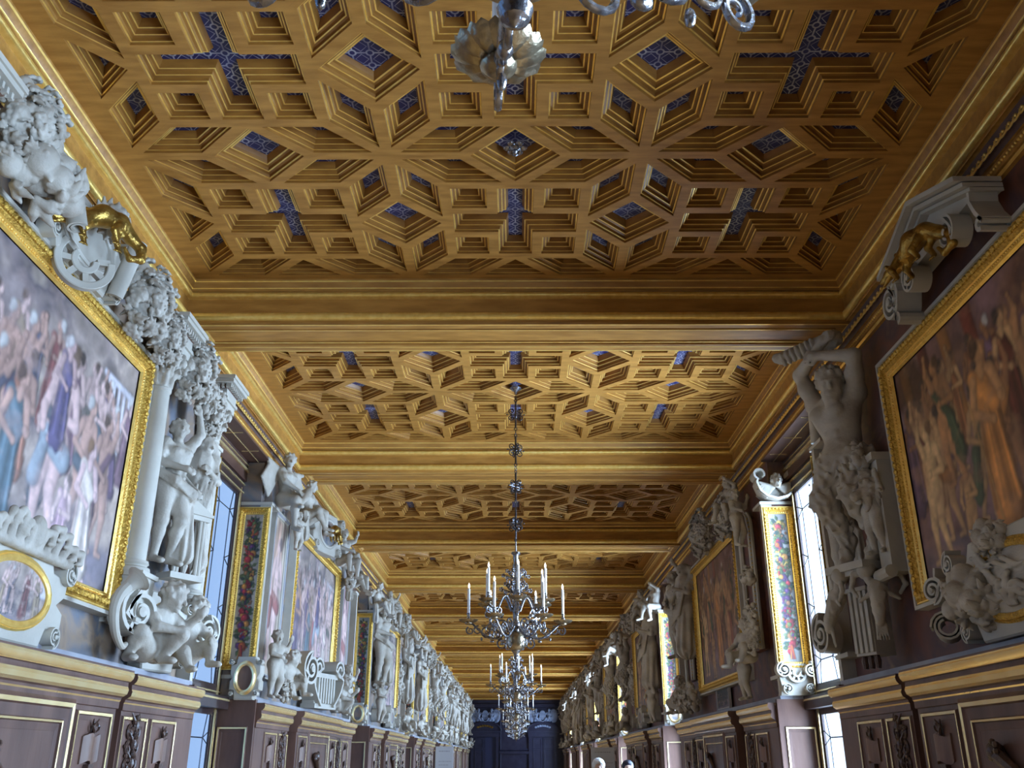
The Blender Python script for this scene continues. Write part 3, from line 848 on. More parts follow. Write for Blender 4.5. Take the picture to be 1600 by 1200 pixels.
def human(C, H, J, head=1., fat=1., look=(0, 1, 0), beard=False, horns=False, legs=True, seed=1, curls=22, muscle=True, hands=True):
    g = {k: V3(*v) * H for k, v in J.items()}; f = H * fat
    C.rc(g['pelvis'], g['waist'], .072 * f, .062 * f, .03 * H); C.rc(g['waist'], g['chest'], .062 * f, .078 * f, .04 * H)
    C.rc(g['chest'], g['neck'], .07 * f, .034 * f, .04 * H); C.rc(g['neck'], g['head'], .032 * f, .032 * f, .015 * H)
    up = g['neck'] - g['waist']; up /= np.linalg.norm(up); lat = g['shR'] - g['shL']; lat /= np.linalg.norm(lat); fr = np.cross(up, lat)
    for s, a in ((-1, 'L'), (1, 'R')):
        C.rc(g['chest'] + lat * s * .03 * H, g['sh' + a], .064 * f, .040 * f, .03 * H)
        C.rc(g['waist'] + lat * s * .022 * H, g['chest'] + lat * s * .045 * H, .05 * f, .062 * f, .03 * H)
        C.rc(g['pelvis'], g['hi' + a], .066 * f, .070 * f, .03 * H)
        if muscle:
            C.el(g['chest'] + lat * s * .042 * H + fr * .058 * f + up * .02 * H, (.047 * f, .032 * f, .036 * f), .007 * H)
            for q in range(3): C.el(g['waist'] + lat * s * .023 * H + fr * .060 * f + up * (-.047 + .040 * q) * H, (.024 * H, .019 * H, .021 * H), .005 * H)
        C.rc(g['sh' + a], g['el' + a], .039 * f, .029 * f, .02 * H); C.el(g['sh' + a], .042 * f, .02 * H)
        C.el((g['sh' + a] + g['el' + a]) / 2 + fr * .008 * H, .037 * f, .02 * H)
        C.rc(g['el' + a], g['ha' + a], .031 * f, .020 * f, .012 * H)
        if hands: hand_on(C, g['ha' + a], g['el' + a], H * (1.1 if fat > 1.1 else 1), fat=max(1, fat))
        if legs:
            C.rc(g['hi' + a], g['kn' + a], .069 * f, .046 * f, .03 * H); C.el(g['kn' + a], .047 * f, .015 * H)
            C.rc(g['kn' + a], g['an' + a], .042 * f, .025 * f, .012 * H)
            m = g['kn' + a] * .68 + g['an' + a] * .32; sh = g['an' + a] - g['kn' + a]; sh /= np.linalg.norm(sh); tv = g['to' + a] - g['an' + a]; bk = -(tv - sh * tv.dot(sh)); bk /= np.linalg.norm(bk) + 1e-9
            C.el(m + bk * .014 * H, .040 * f, .03 * H)
            C.rc(g['an' + a] + bk * .012 * H, g['to' + a], .024 * f, .020 * f, .01 * H); C.el(g['to' + a], (.028 * f, .026 * f, .015 * f), .01 * H)
    head_on(C, g['head'], .074 * H * head, look, curls=curls, beard=beard, horns=horns, seed=seed)
    return g
def wing(C, root, tip, spread, n=7, r=.03):
    a, b, s = V3(*root), V3(*tip), V3(*spread)
    for i in range(n):
        t = i / (n - 1); p = a + (b - a) * t * .75; q = p + s * (1 - .35 * t) + (b - a) * .28
        C.rc(p, q, r * (1.1 - .4 * t), r * .55, r * .35)
    C.rc(a, b, r * 1.3, r * .7, r * .6)
SCULPT = {}
def clay(name, fn, h=.013, m='stucco', back=None):
    C = Clay(h); fn(C); SCULPT[name] = C.mesh(name, m, back); return SCULPT[name]

def f_draped(C):
    J = pose(STAND, elL=(-.13, .06, .66), haL=(-.02, .13, .70), elR=(.15, .03, .65), haR=(.09, .12, .55), head=(-.015, .03, .915), knR=(.075, .05, .29))
    H = 1.22; g = human(C, H, J, look=(-.35, 1, -.1), legs=True, muscle=False, curls=26, seed=3)
    C.rc((0, 0, .60 * H), (0, .02, .06 * H), .085 * H, .125 * H, .02, fold=(9, .016, .4)); C.rc((0, 0, .80 * H), (0, .01, .58 * H), .10 * H, .085 * H, .02, fold=(7, .010, 1.))
    for i in range(6): C.rc((-.11 * H + .04 * i * H, .09 * H, (.72 - .03 * i) * H), (-.02 * H + .03 * i * H, .12 * H, (.42 - .02 * i) * H), .014, .02, .012)
    C.path([(-.1 * H, -.02, .94 * H), (-.13 * H, -.03, .85 * H), (-.12 * H, -.02, .7 * H)], .04 * H, .05 * H, .02, noise=(.008, 40))
    C.el((-.01 * H, -.01, .945 * H), (.085 * H, .085 * H, .07 * H), .03)
def f_nude(C):
    J = pose(STAND, shL=(-.10, -.005, .815), elL=(-.17, .02, .93), haL=(-.10, .06, 1.04), elR=(.16, .02, .66), haR=(.05, .13, .62), head=(.02, .02, .91), knL=(-.05, .07, .29), pelvis=(.02, 0, .53))
    human(C, 1.3, J, look=(.4, 1, .1), seed=7)
    C.path([(.2, .0, .78), (.08, .12, .70), (-.14, .1, .62), (-.2, 0, .55)], .045, .05, .02, fold=(6, .01, 0)); C.rc((-.17, .03, .6), (-.19, .03, .12), .05, .085, .02, fold=(7, .014, 0))
def f_satyr(C):
    H = 1.30
    J = pose(STAND, pelvis=(.02, .02, .53), chest=(0, .03, .73), neck=(0, .05, .83), head=(-.045, .10, .865), shL=(-.115, .02, .815), shR=(.115, .02, .825),
             elL=(-.21, .12, .94), haL=(-.06, .16, .985), elR=(.155, .06, .985), haR=(-.04, .13, 1.05), hiL=(-.055, .02, .50), hiR=(.055, .02, .50))
    g = human(C, H, J, look=(-.75, 1, -.5), beard=True, horns=False, legs=False, seed=5, curls=30, fat=1.1)
    # basket of fruit the arms carry
    for s, x in ((-1, -.075), (1, .06)):                     # shaggy goat legs: knee forward, hock back, hoof
        hip, kn, hk, hf = V3(x * H, .02 * H, .49 * H), V3((x + s * .015) * H, .10 * H, .33 * H), V3((x + s * .01) * H, -.02 * H, .17 * H), V3(x * H, .04 * H, .03 * H)
        C.rc(hip, kn, .085 * H, .062 * H, .03, noise=(.026, 60)); C.rc(kn, hk, .058 * H, .038 * H, .02, noise=(.022, 64)); C.rc(hk, hf, .036 * H, .03 * H, .015, noise=(.014, 70)); C.rc(hf, hf + V3(0, .04 * H, -.03 * H), .034 * H, .038 * H, .01)
    C.rc((-.03, .05, .56 * H), (.05, .1, .36 * H), .06, .04, .03, noise=(.015, 40))
def f_basket(C):
    for i in range(7): C.rc((-.3 + .02 * i, .02, .03 * math.sin(i)), (.28, .02 + .012 * i, .05), .05, .045, .015)
    C.rc((-.34, .03, 0), (.26, .03, .06), .085, .06, .02); C.el((-.38, .04, .0), (.10, .09, .085), .02, noise=(.012, 45))
    for i in range(7): C.rc((-.22 + .065 * i, .10, -.06), (-.20 + .065 * i, .12, .05), .022, .02, .006)
def f_winged(C):
    J = pose(SIT, head=(.03, .045, .485), elL=(-.17, -.02, .22), haL=(-.16, .05, .03), elR=(.12, .08, .24), haR=(.06, .17, .17), knL=(-.07, .22, .16), anL=(.06, .23, .0), toL=(.12, .29, -.03), knR=(.09, .20, .05), anR=(.085, .20, -.22), toR=(.1, .28, -.26))
    human(C, 1.18, J, look=(.7, 1, -.25), seed=11)
    wing(C, (-.08, -.06, .44), (-.36, -.02, .50), (-.08, 0, -.36), 7, .035); wing(C, (.08, -.06, .44), (.40, .0, .50), (.10, 0, -.36), 8, .036)
def f_seated_a(C):
    J = pose(SIT, head=(-.03, .06, .475), elL=(-.17, .06, .26), haL=(-.10, .17, .20), elR=(.17, -.03, .24), haR=(.15, -.02, .05), knL=(-.11, .22, .14), anL=(-.13, .24, -.09), toL=(-.15, .32, -.12), knR=(.05, .24, .14), anR=(-.02, .30, -.06), toR=(-.06, .38, -.09))
    human(C, 1.12, J, look=(-.5, 1, -.3), seed=13)
    C.path([(.15, .02, .10), (0, .18, .16), (-.15, .16, .13)], .045, .05, .02, fold=(6, .01, 0)); C.rc((.15, .12, .12), (.16, .15, -.2), .045, .06, .02, fold=(6, .012, 0))
def f_seated_b(C):
    J = pose(SIT, head=(.04, .05, .47), shL=(-.10, .02, .37), elL=(-.17, .08, .40), haL=(-.12, .16, .46), elR=(.16, .08, .25), haR=(.06, .18, .22), knL=(-.08, .24, .08), anL=(-.10, .22, -.16), toL=(-.12, .30, -.19), knR=(.11, .22, .12), anR=(.13, .26, -.12), toR=(.16, .34, -.15))
    human(C, 1.12, J, look=(.6, 1, -.2), seed=17)
PUTTO = dict(head=1.45, fat=1.32, muscle=False, curls=26)
def f_putto_stand(C):
    J = pose(STAND, neck=(0, -.005, .80), head=(.02, .02, .91), shL=(-.10, 0, .765), shR=(.10, 0, .765), elL=(-.19, .04, .72), haL=(-.20, .10, .86), elR=(.17, .06, .66), haR=(.08, .14, .62), knL=(-.085, .06, .27), anL=(-.08, -.02, .05), toL=(-.10, .07, .02))
    human(C, .80, J, look=(.35, 1, -.15), seed=19, **PUTTO)
def f_putto_sit(C):
    J = pose(SIT, neck=(0, .02, .37), head=(-.05, .07, .475), shL=(-.11, .015, .34), shR=(.11, .015, .34), elL=(-.19, .09, .26), haL=(-.13, .20, .22), elR=(.2, .03, .24), haR=(.22, .13, .17), knL=(-.13, .21, .16), anL=(-.09, .27, .0), toL=(-.11, .36, -.01), knR=(.15, .20, .08), anR=(.12, .27, -.06), toR=(.15, .36, -.07))
    human(C, .88, J, look=(-.55, 1, -.35), seed=23, **PUTTO)
def f_putto_crouch(C):
    J = pose(SIT, pelvis=(.05, 0, .10), neck=(-.02, .06, .35), head=(-.06, .12, .45), chest=(0, .035, .28), shL=(-.12, .05, .32), shR=(.10, .05, .33), elL=(-.22, .10, .24), haL=(-.26, .18, .32), elR=(.10, .16, .22), haR=(-.04, .22, .20), knL=(-.10, .20, .18), anL=(-.02, .12, .0), toL=(-.03, .22, -.01), knR=(.22, .14, .16), anR=(.24, .06, .0), toR=(.27, .16, -.01))
    human(C, .92, J, look=(-.6, 1, -.4), seed=29, **PUTTO)
def fruit_bunch(C, w, d, hgt, n, seed, leafy=.4, r0=.035, r1=.065):
    """swag of fruit, flowers and curled leaves lying on an egg-shaped core"""
    rnd = random.Random(seed)
    for i in range(n):
        zz = 1 - 2 * (i + .5) / n; ph = i * 2.39996 + rnd.uniform(-.3, .3); e = math.sqrt(1 - zz * zz)
        nv = V3(e * math.cos(ph), abs(e * math.sin(ph)) * .9 + .1, zz); nv /= np.linalg.norm(nv)
        c = V3(w * nv[0], d * nv[1], hgt * nv[2]) * rnd.uniform(.6, 1.12); r = rnd.uniform(r0, r1); q = rnd.random()
        t = np.cross(nv, V3(rnd.uniform(-1, 1), rnd.uniform(-1, 1), rnd.uniform(-1, 1))); t /= np.linalg.norm(t) + 1e-6; s = np.cross(nv, t)
        if q < leafy * .75:                                    # lobed leaf curling outwards
            for o, ln in ((0, 1.), (.75, .7), (-.75, .7)):
                dv = t + s * o; dv /= np.linalg.norm(dv); m = c + dv * r * ln * 1.1 + nv * r * .35; C.rc(c, m, r * .26, r * .34, .004); C.rc(m, m + dv * r * .8 * ln + nv * r * .1, r * .34, r * .14, .004)
        elif q < leafy:                                        # five-petalled flower
            for k in range(5):
                a = 2 * PI * k / 5; C.el(c + (t * math.cos(a) + s * math.sin(a)) * r * .62 + nv * r * .3, r * .42, .003)
            C.el(c + nv * r * .45, r * .3, .003)
        elif q < leafy + (1 - leafy) * .3:
            for k in range(8): C.el(c + V3(rnd.uniform(-1, 1), rnd.uniform(0, 1), rnd.uniform(-1, 1)) * r * .75, r * .36, .002)
        else:
            C.el(c, (r, r, r * rnd.uniform(.9, 1.2)), .004); C.el(c + nv * r, r * .15, .003)
    C.el((0, d * .2, 0), (w * .6, d * .6, hgt * .7), .01)
def f_lion(C):
    head_on(C, (0, .08, 0), .12, (0, 1, -.25), curls=34, beard=True, seed=31)
    for i in range(16):
        a = 2 * PI * i / 16; C.rc((.10 * math.cos(a), .03, .11 * math.sin(a)), (.19 * math.cos(a + .2), .05, .20 * math.sin(a + .2)), .035, .012, .01, noise=(.006, 60))
    C.rc((0, .18, -.02), (0, .22, -.06), .04, .05, .02)
def f_salamander(C):
    body = [(-.24, .10, .02), (-.12, .13, .09), (.02, .14, .08), (.14, .13, .0), (.24, .14, -.04)]
    C.path(body[:3], .055, .085, .03); C.path(body[2:], .085, .05, .03)
    C.el((.29, .15, -.06), (.075, .05, .05), .02); C.rc((.32, .16, -.07), (.40, .17, -.10), .035, .018, .015); C.rc((.30, .17, -.10), (.37, .17, -.14), .022, .014, .01)
    for s in (0, 1): C.el((.28, .13 + .07 * s, -.02), .018, .006)
    C.path([(-.24, .10, .02), (-.33, .11, -.04), (-.34, .12, -.14), (-.25, .12, -.17), (-.20, .12, -.10)], .05, .015, .02)
    for (x, z, s) in ((-.16, .03, 0), (-.10, .03, 1), (.10, -.02, 0), (.15, -.02, 1)):
        C.path([(x, .11 + .08 * s, z), (x + .05, .13 + .1 * s, z - .08), (x + .01, .12 + .1 * s, z - .16)], .035, .02, .015)
        for q in (-1, 0, 1): C.rc((x + .01, .12 + .1 * s, z - .16), (x + .03 * q + .02, .14 + .1 * s, z - .19), .014, .008, .006)
    for i in range(9): C.el((-.2 + .05 * i, .135 + .02 * math.sin(i), .15 - .02 * abs(i - 3)), (.016, .02, .026), .008)
def f_goat(C):
    C.rc((0, .06, .06), (0, .13, -.10), .07, .042, .03, noise=(.006, 60)); C.rc((0, .13, -.10), (0, .14, -.17), .042, .035, .02)
    for s in (-1, 1):
        C.path([(s * .04, .05, .10), (s * .09, .05, .19), (s * .16, .04, .18), (s * .19, .04, .08), (s * .15, .06, .02)], .032, .014, .01, noise=(.004, 120))
        C.rc((s * .06, .06, .03), (s * .14, .06, -.02), .02, .012, .01); C.el((s * .05, .11, .02), .014, .004)
    for i in range(5): C.rc(((i - 2) * .014, .12, -.18), ((i - 2) * .02, .11, -.30), .014, .006, .006)
def f_cherub(C):
    head_on(C, (0, .10, .02), .10, (-.1, 1, 0), curls=30, seed=37)
    wing(C, (-.05, .05, -.05), (-.25, .05, .02), (-.06, 0, -.16), 6, .026); wing(C, (.05, .05, -.05), (.25, .05, .02), (.06, 0, -.16), 6, .026)
def f_capital(C):
    for ring, (z, r, n, hgt) in enumerate(((.03, .085, 8, .13), (.12, .095, 8, .12), (.21, .11, 8, .08))):
        for i in range(n):
            a = 2 * PI * (i + .5 * ring) / n; ca, sa = math.cos(a), math.sin(a)
            C.path([(r * ca, r * sa, z), ((r + .012) * ca, (r + .012) * sa, z + hgt * .6), ((r + .055) * ca, (r + .055) * sa, z + hgt), ((r + .07) * ca, (r + .07) * sa, z + hgt * .8)], .026, .014, .006)
    C.rc((0, 0, 0), (0, 0, .28), .085, .105, .01)
    for i in range(4):
        a = PI / 4 + PI / 2 * i; C.el((.16 * math.cos(a), .16 * math.sin(a), .27), .045, .01)
        C.el((.11 * math.cos(a + PI / 4), .11 * math.sin(a + PI / 4), .30), .035, .01)
def f_battle(C):
    rnd = random.Random(41)
    C.el((0, 0, 0), (.30, .03, .24), .02)
    for i in range(26):
        a, r = rnd.uniform(0, 2 * PI), math.sqrt(rnd.random()) * .22; x, z = 1.2 * r * math.cos(a), r * math.sin(a); th = rnd.uniform(.6, 2.4)
        C.rc((x, .03, z), (x + .07 * math.cos(th), .05, z + .07 * math.sin(th)), .022, .016, .008)
        C.el((x + .095 * math.cos(th), .055, z + .095 * math.sin(th)), .02, .005)
        C.rc((x, .03, z), (x + .06 * math.cos(th + 2.2), .04, z + .06 * math.sin(th + 2.2)), .015, .008, .006)
def f_acanthus(C):
    for sg in (-1, 1):
        for i in range(5):
            x = sg * (.06 + .10 * i); z = .02 + .05 * math.sin(i * 1.3)
            C.path([(x, .03, -.02), (x + sg * .03, .06, z + .07), (x + sg * .09, .08, z + .08), (x + sg * .11, .07, z + .02), (x + sg * .07, .07, z + .01)], .034, .014, .012)
    C.el((0, .05, .08), (.07, .05, .10), .02); C.rc((-.5, .03, -.03), (.5, .03, -.03), .03, .03, .02)
def f_relief_pair(C):
    J = pose(SIT, knL=(-.16, .1, .14), anL=(-.26, .08, .02), toL=(-.34, .09, .0), knR=(.0, .12, .2), anR=(-.10, .1, .04), toR=(-.18, .1, .02), haL=(-.22, .1, .3), elL=(-.2, .06, .3))
    human(C, 1.0, J, seed=43, look=(-.7, 1, 0), hands=False); C.el((.25, 0, .25), (.2, .05, .3), .05, noise=(.03, 14))
clay('draped_woman', f_draped); clay('nude_youth', f_nude); clay('satyr', f_satyr, .009); clay('basket', f_basket)
clay('winged_nude', f_winged); clay('seated_nude_a', f_seated_a); clay('seated_nude_b', f_seated_b)
clay('putto_standing', f_putto_stand); clay('putto_seated', f_putto_sit, .0115); clay('putto_crouching', f_putto_crouch, .0115)
clay('fruit_round', lambda C: fruit_bunch(C, .24, .17, .22, 60, 51, .45, .04, .075), .010); clay('fruit_long', lambda C: fruit_bunch(C, .12, .12, .46, 80, 52, .45, .03, .055), .010)
clay('leaf_bunch', lambda C: fruit_bunch(C, .20, .14, .30, 130, 53, .82, .032, .056), .009); clay('fruit_small', lambda C: fruit_bunch(C, .11, .11, .15, 34, 54, .4, .028, .05), .009)
clay('fruit_big', lambda C: fruit_bunch(C, .22, .15, .20, 24, 57, .3, .065, .095), .010); clay('lion_mask', f_lion); clay('salamander', f_salamander, .010, 'gold_figure'); clay('goat_head', f_goat, .009); clay('cherub', f_cherub, .011)
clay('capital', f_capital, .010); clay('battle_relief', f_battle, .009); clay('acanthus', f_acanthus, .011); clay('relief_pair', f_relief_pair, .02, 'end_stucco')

# ================================================================== PAINTING (colour attribute on fine grids)
def C8(r, g, b): return np.array([(x / 255.) ** 2.2 for x in (r, g, b)])
def fbm(rs, nx, nz, cells, octaves=4):
    out = np.zeros((nz, nx)); amp = 1.; tot = 0
    for o in range(octaves):
        cx, cz = max(2, int(cells[0] * 2 ** o)), max(2, int(cells[1] * 2 ** o)); g = rs.rand(cz + 2, cx + 2)
        x = np.linspace(0, cx, nx); z = np.linspace(0, cz, nz); xi, zi = x.astype(int), z.astype(int); fx, fz = x - xi, z - zi
        fx, fz = fx * fx * (3 - 2 * fx), fz * fz * (3 - 2 * fz)
        a = g[np.ix_(zi, xi)] * (1 - fx) + g[np.ix_(zi, xi + 1)] * fx; b = g[np.ix_(zi + 1, xi)] * (1 - fx) + g[np.ix_(zi + 1, xi + 1)] * fx
        out += amp * (a * (1 - fz)[:, None] + b * fz[:, None]); tot += amp; amp *= .55
    return out / tot
class Canvas:
    def __init__(s, w, h, nx, nz, seed):
        s.w, s.h, s.nx, s.nz = w, h, nx, nz; s.rs = np.random.RandomState(seed)
        s.X, s.Z = np.meshgrid(np.linspace(0, w, nx), np.linspace(0, h, nz)); s.c = np.zeros((nz, nx, 3)); s.px = max(w / nx, h / nz)
    def ground(s, cols, cells=(3, 3)):
        f = fbm(s.rs, s.nx, s.nz, cells, 5); f = (f - f.min()) / (f.max() - f.min()) * (len(cols) - 1); i = np.clip(f.astype(int), 0, len(cols) - 2); t = (f - i)[..., None]
        K = np.array(cols); s.c = K[i] * (1 - t) + K[i + 1] * t
    def stroke(s, a, b, r0, r1, col, shade=.5, soft=None, wob=0.):
        soft = soft or s.px * 2.2
        lo = (min(a[0], b[0]) - max(r0, r1) * 1.2, min(a[1], b[1]) - max(r0, r1) * 1.2); hi = (max(a[0], b[0]) + max(r0, r1) * 1.2, max(a[1], b[1]) + max(r0, r1) * 1.2)
        i0, i1 = max(0, int(lo[0] / s.w * (s.nx - 1))), min(s.nx, int(hi[0] / s.w * (s.nx - 1)) + 2); j0, j1 = max(0, int(lo[1] / s.h * (s.nz - 1))), min(s.nz, int(hi[1] / s.h * (s.nz - 1)) + 2)
        if i1 <= i0 or j1 <= j0: return
        X, Z = s.X[j0:j1, i0:i1], s.Z[j0:j1, i0:i1]; dx, dz = b[0] - a[0], b[1] - a[1]; L2 = dx * dx + dz * dz + 1e-9
        t = np.clip(((X - a[0]) * dx + (Z - a[1]) * dz) / L2, 0, 1); px, pz = X - a[0] - t * dx, Z - a[1] - t * dz
        d = np.sqrt(px * px + pz * pz); r = r0 + (r1 - r0) * t
        if wob: r = r * (1 + wob * np.sin(14 * t + X * 60))
        al = np.clip((r - d) / soft + .5, 0, 1)[..., None]
        l = px / np.maximum(r, 1e-6); k = 1 + shade * (-.5 * l) - .55 * shade * (d / np.maximum(r, 1e-6)) ** 2
        s.c[j0:j1, i0:i1] = s.c[j0:j1, i0:i1] * (1 - al) + al * np.array(col) * k[..., None]
    def blob(s, c, r, col, shade=.5): s.stroke(c, (c[0], c[1] + 1e-4), r, r, col, shade)
    def fig(s, x, z, h, skin, robe=None, hair=None, lean=0., pose=0, rnd=None):
        rnd = rnd or random.Random(int(x * 991 + z * 77)); S = s.stroke; P = lambda u, v: (x + (u + lean * v) * h, z + v * h)
        hair = hair if hair is not None else skin * .25; sg = rnd.choice((-1, 1))
        for q in (-1, 1):                               # legs
            kn = P(q * .06 + .03 * sg, .27); S(P(q * .05, .50), kn, .075 * h, .05 * h, skin); S(kn, P(q * .09 - .02 * sg, .03), .048 * h, .026 * h, skin); S(P(q * .09 - .02 * sg, .02), P(q * .09 + .05 * sg, .012), .024 * h, .018 * h, skin)
        S(P(0, .50), P(.0, .62), .085 * h, .075 * h, skin); S(P(0, .62), P(0, .76), .075 * h, .095 * h, skin); S(P(-.08, .78), P(.08, .78), .05 * h, .05 * h, skin, .3)
        if robe is not None:
            if pose % 3 == 0:
                S(P(0, .72), P(.02 * sg, .10), .09 * h, .15 * h, robe, .8, wob=.08)
                for i in range(4): S(P(-.09 + .05 * i, .60), P(-.12 + .08 * i, .10), .012 * h, .02 * h, robe * (1.45 if i % 2 else .55), .3)
                S(P(-.10, .80), P(.07, .62), .05 * h, .06 * h, robe * 1.2, .6)
            elif pose % 3 == 1:
                S(P(.10 * sg, .74), P(-.10 * sg, .48), .035 * h, .05 * h, robe, .8); S(P(-.08 * sg, .5), P(-.13 * sg, .2), .06 * h, .085 * h, robe, .8, wob=.1); S(P(-.1 * sg, .48), P(-.15 * sg, .22), .012 * h, .018 * h, robe * 1.5, .3)
            else:
                S(P(-.09, .5), P(.10, .44), .06 * h, .07 * h, robe, .8); S(P(.1 * sg, .46), P(.13 * sg, .3), .045 * h, .06 * h, robe * .8, .8)
        up = pose in (1, 4)
        for q in (-1, 1):                               # arms
            e = P(q * .16, .92 if (up and q == sg) else .62); w = P(q * .13, 1.05) if (up and q == sg) else P(q * .05 + .09 * sg, .58 + .05 * q)
            S(P(q * .10, .78), e, .04 * h, .032 * h, skin); S(e, w, .032 * h, .02 * h, skin); s.blob(w, .026 * h, skin)
        S(P(0, .80), P(.01 * sg, .88), .035 * h, .033 * h, skin); s.blob(P(.015 * sg, .925), .062 * h, skin); S(P(-.03 * sg, .96), P(-.045 * sg, .93), .052 * h, .035 * h, hair, .5)
        S(P(.045 * sg, .935), P(.05 * sg, .905), .012 * h, .012 * h, skin * 1.15, .2)
    def finish(s, grain=.35, fade=.15, tint=(1.2, .95, .9), wear=.5):
        f = fbm(s.rs, s.nx, s.nz, (s.nx / 4., s.nz / 7.), 2)[..., None]; f2 = fbm(s.rs, s.nx, s.nz, (7, 7), 5)[..., None]; f3 = fbm(s.rs, s.nx, s.nz, (14, 12), 4)[..., None]
        lum = s.c.mean(-1, keepdims=True); s.c = s.c * (1 - fade) + fade * lum * np.array(tint)
        wash = np.clip((f3 - .52) * 4, 0, 1) * wear; s.c = s.c * (1 - wash) + wash * s.c.mean((0, 1)) * 1.15
        s.c = np.clip(s.c * (1 - grain / 2 + grain * f * 1.1) * (.50 + .66 * f2), 0.004, 1)
    def mesh(s, name, oval_mask=False):
        nx, nz = s.nx, s.nz; co = np.zeros((nz, nx, 3), np.float32); co[..., 0] = s.w / 2 - s.X; co[..., 2] = s.Z; co = co.reshape(-1, 3)
        i = np.arange(nz * nx).reshape(nz, nx); F = np.stack([i[:-1, :-1], i[1:, :-1], i[1:, 1:], i[:-1, 1:]], -1).reshape(-1, 4)
        if oval_mask:
            cc = co[F].mean(1); F = F[((cc[:, 0] / (s.w / 2)) ** 2 + ((cc[:, 2] - s.h / 2) / (s.h / 2)) ** 2) < 1]
        me = bpy.data.meshes.new(name); me.vertices.add(len(co)); me.vertices.foreach_set('co', co.ravel()); me.loops.add(F.size); me.loops.foreach_set('vertex_index', F.astype(np.int32).ravel())
        me.polygons.add(len(F)); me.polygons.foreach_set('loop_start', np.arange(0, F.size, 4, dtype=np.int32)); me.update(calc_edges=True)
        at = me.color_attributes.new('paint', 'FLOAT_COLOR', 'POINT'); at.data.foreach_set('color', np.concatenate([s.c.reshape(-1, 3), np.ones((nz * nx, 1))], 1).astype(np.float32).ravel())
        me.materials.append(MAT['fresco_paint']); return me
SK1, SK2, SK3 = C8(226, 186, 176), C8(205, 158, 140), C8(188, 140, 104)
ROBES = [C8(126, 100, 130), C8(172, 96, 92), C8(110, 120, 130), C8(200, 170, 136), C8(160, 120, 136), C8(90, 88, 104), C8(196, 132, 108), C8(116, 118, 104)]
def crowd_fresco(w, h, nx, nz, seed, warm=False, main=True, few=False):
    cv = Canvas(w, h, nx, nz, seed); rnd = random.Random(seed)
    if warm: cv.ground([C8(96, 62, 48), C8(150, 112, 116), C8(118, 74, 52), C8(168, 136, 138)], (4, 3)); skins = [C8(222, 168, 108), C8(202, 142, 84), C8(176, 116, 70)]; robes = [C8(206, 130, 50), C8(150, 66, 46), C8(84, 98, 70), C8(126, 92, 116), C8(172, 104, 56)]
    else: cv.ground([C8(124, 108, 106), C8(184, 162, 148), C8(104, 92, 98), C8(206, 186, 160)], (4, 3)); skins = [SK1, SK2, SK1]; robes = ROBES
    for i in range(9):                                   # sky, foliage and building in the distance
        x, z = rnd.uniform(0, w), h * rnd.uniform(.72, 1.0); cv.stroke((x, z), (x + rnd.uniform(-.3, .3), z + .1), .10, .18, cv.c[-5, int(x / w * (nx - 1))] * rnd.uniform(.6, 1.3), .5, .1)
    if warm:
        for i in range(4): cv.stroke((w * (.1 + .13 * i), h * .6), (w * (.06 + .13 * i), h), .07, .08, robes[i % 2 + 0] * (.35 + .2 * i), .6)
    else:
        for i in range(5): cv.stroke((w * (.84 + .035 * i), h * .58), (w * (.83 + .035 * i), h * .86), .03, .028, C8(206, 200, 206), .9)
        cv.stroke((w * .80, h * .87), (w * 1.02, h * .85), .03, .03, C8(196, 190, 196), .5)
    cv.stroke((0, h * .04), (w, h * .06), h * .10, h * .10, C8(128, 118, 128) if not warm else C8(120, 98, 104), .1, .1)
    for row, (zz, hh, n) in enumerate(((.46, .40, 10), (.34, .48, 8), (.16, .54, 6)) if not few else ((.1, .8, 5),)):
        for i in range(n):
            x = w * (i + .5 + rnd.uniform(-.3, .3)) / n
            cv.fig(x, h * (zz + rnd.uniform(-.04, .05)), h * hh * rnd.uniform(.9, 1.1), rnd.choice(skins) * rnd.uniform(.7, 1.0), rnd.choice(robes) * rnd.uniform(.45, 1.0), rnd.choice((C8(90, 70, 60), C8(200, 195, 190), C8(70, 56, 50))), rnd.uniform(-.08, .08), rnd.randrange(6), rnd)
    if main:
        if not warm:
            cv.fig(w * .60, h * .06, h * .80, C8(236, 192, 184), C8(176, 186, 196), C8(120, 92, 70), .03, 2, random.Random(3))
            cv.fig(w * .82, h * .0, h * .56, C8(232, 190, 186), C8(226, 206, 190), C8(150, 110, 80), -.05, 0, random.Random(5))
            cv.fig(w * .69, h * -.03, h * .40, C8(230, 194, 186), C8(206, 164, 178), None, .06, 0, random.Random(8)); cv.fig(w * .40, h * .06, h * .58, SK2, C8(96, 120, 132), None, .05, 0, random.Random(9))
            cv.fig(w * .16, h * .02, h * .7, C8(200, 150, 120), C8(110, 92, 116), None, 0, 0, random.Random(2))
            cv.fig(w * .60, h * .44, h * .44, C8(210, 168, 164), C8(104, 92, 132), C8(226, 222, 220), 0, 0, random.Random(12))
        else:
            cv.fig(w * .12, h * .06, h * .62, C8(232, 184, 120), None, C8(120, 80, 40), .05, 1, random.Random(3)); cv.fig(w * .30, h * .02, h * .40, C8(224, 166, 100), None, None, 0, 0, random.Random(4))
            cv.fig(w * .27, h * .34, h * .58, C8(206, 140, 80), C8(70, 88, 62), None, -.08, 4, random.Random(6)); cv.fig(w * .47, h * .10, h * .74, C8(214, 150, 88), C8(222, 140, 50), C8(90, 60, 40), .0, 0, random.Random(7))
            cv.fig(w * .70, h * .06, h * .72, C8(206, 144, 88), C8(150, 70, 44), None, .04, 1, random.Random(8)); cv.fig(w * .88, h * .02, h * .6, C8(214, 156, 98), C8(100, 84, 60), None, 0, 0, random.Random(9))
            cv.stroke((w * .385, h * .62), (w * .44, h * .12), .008, .008, C8(190, 140, 70), .2)
    cv.finish(); return cv
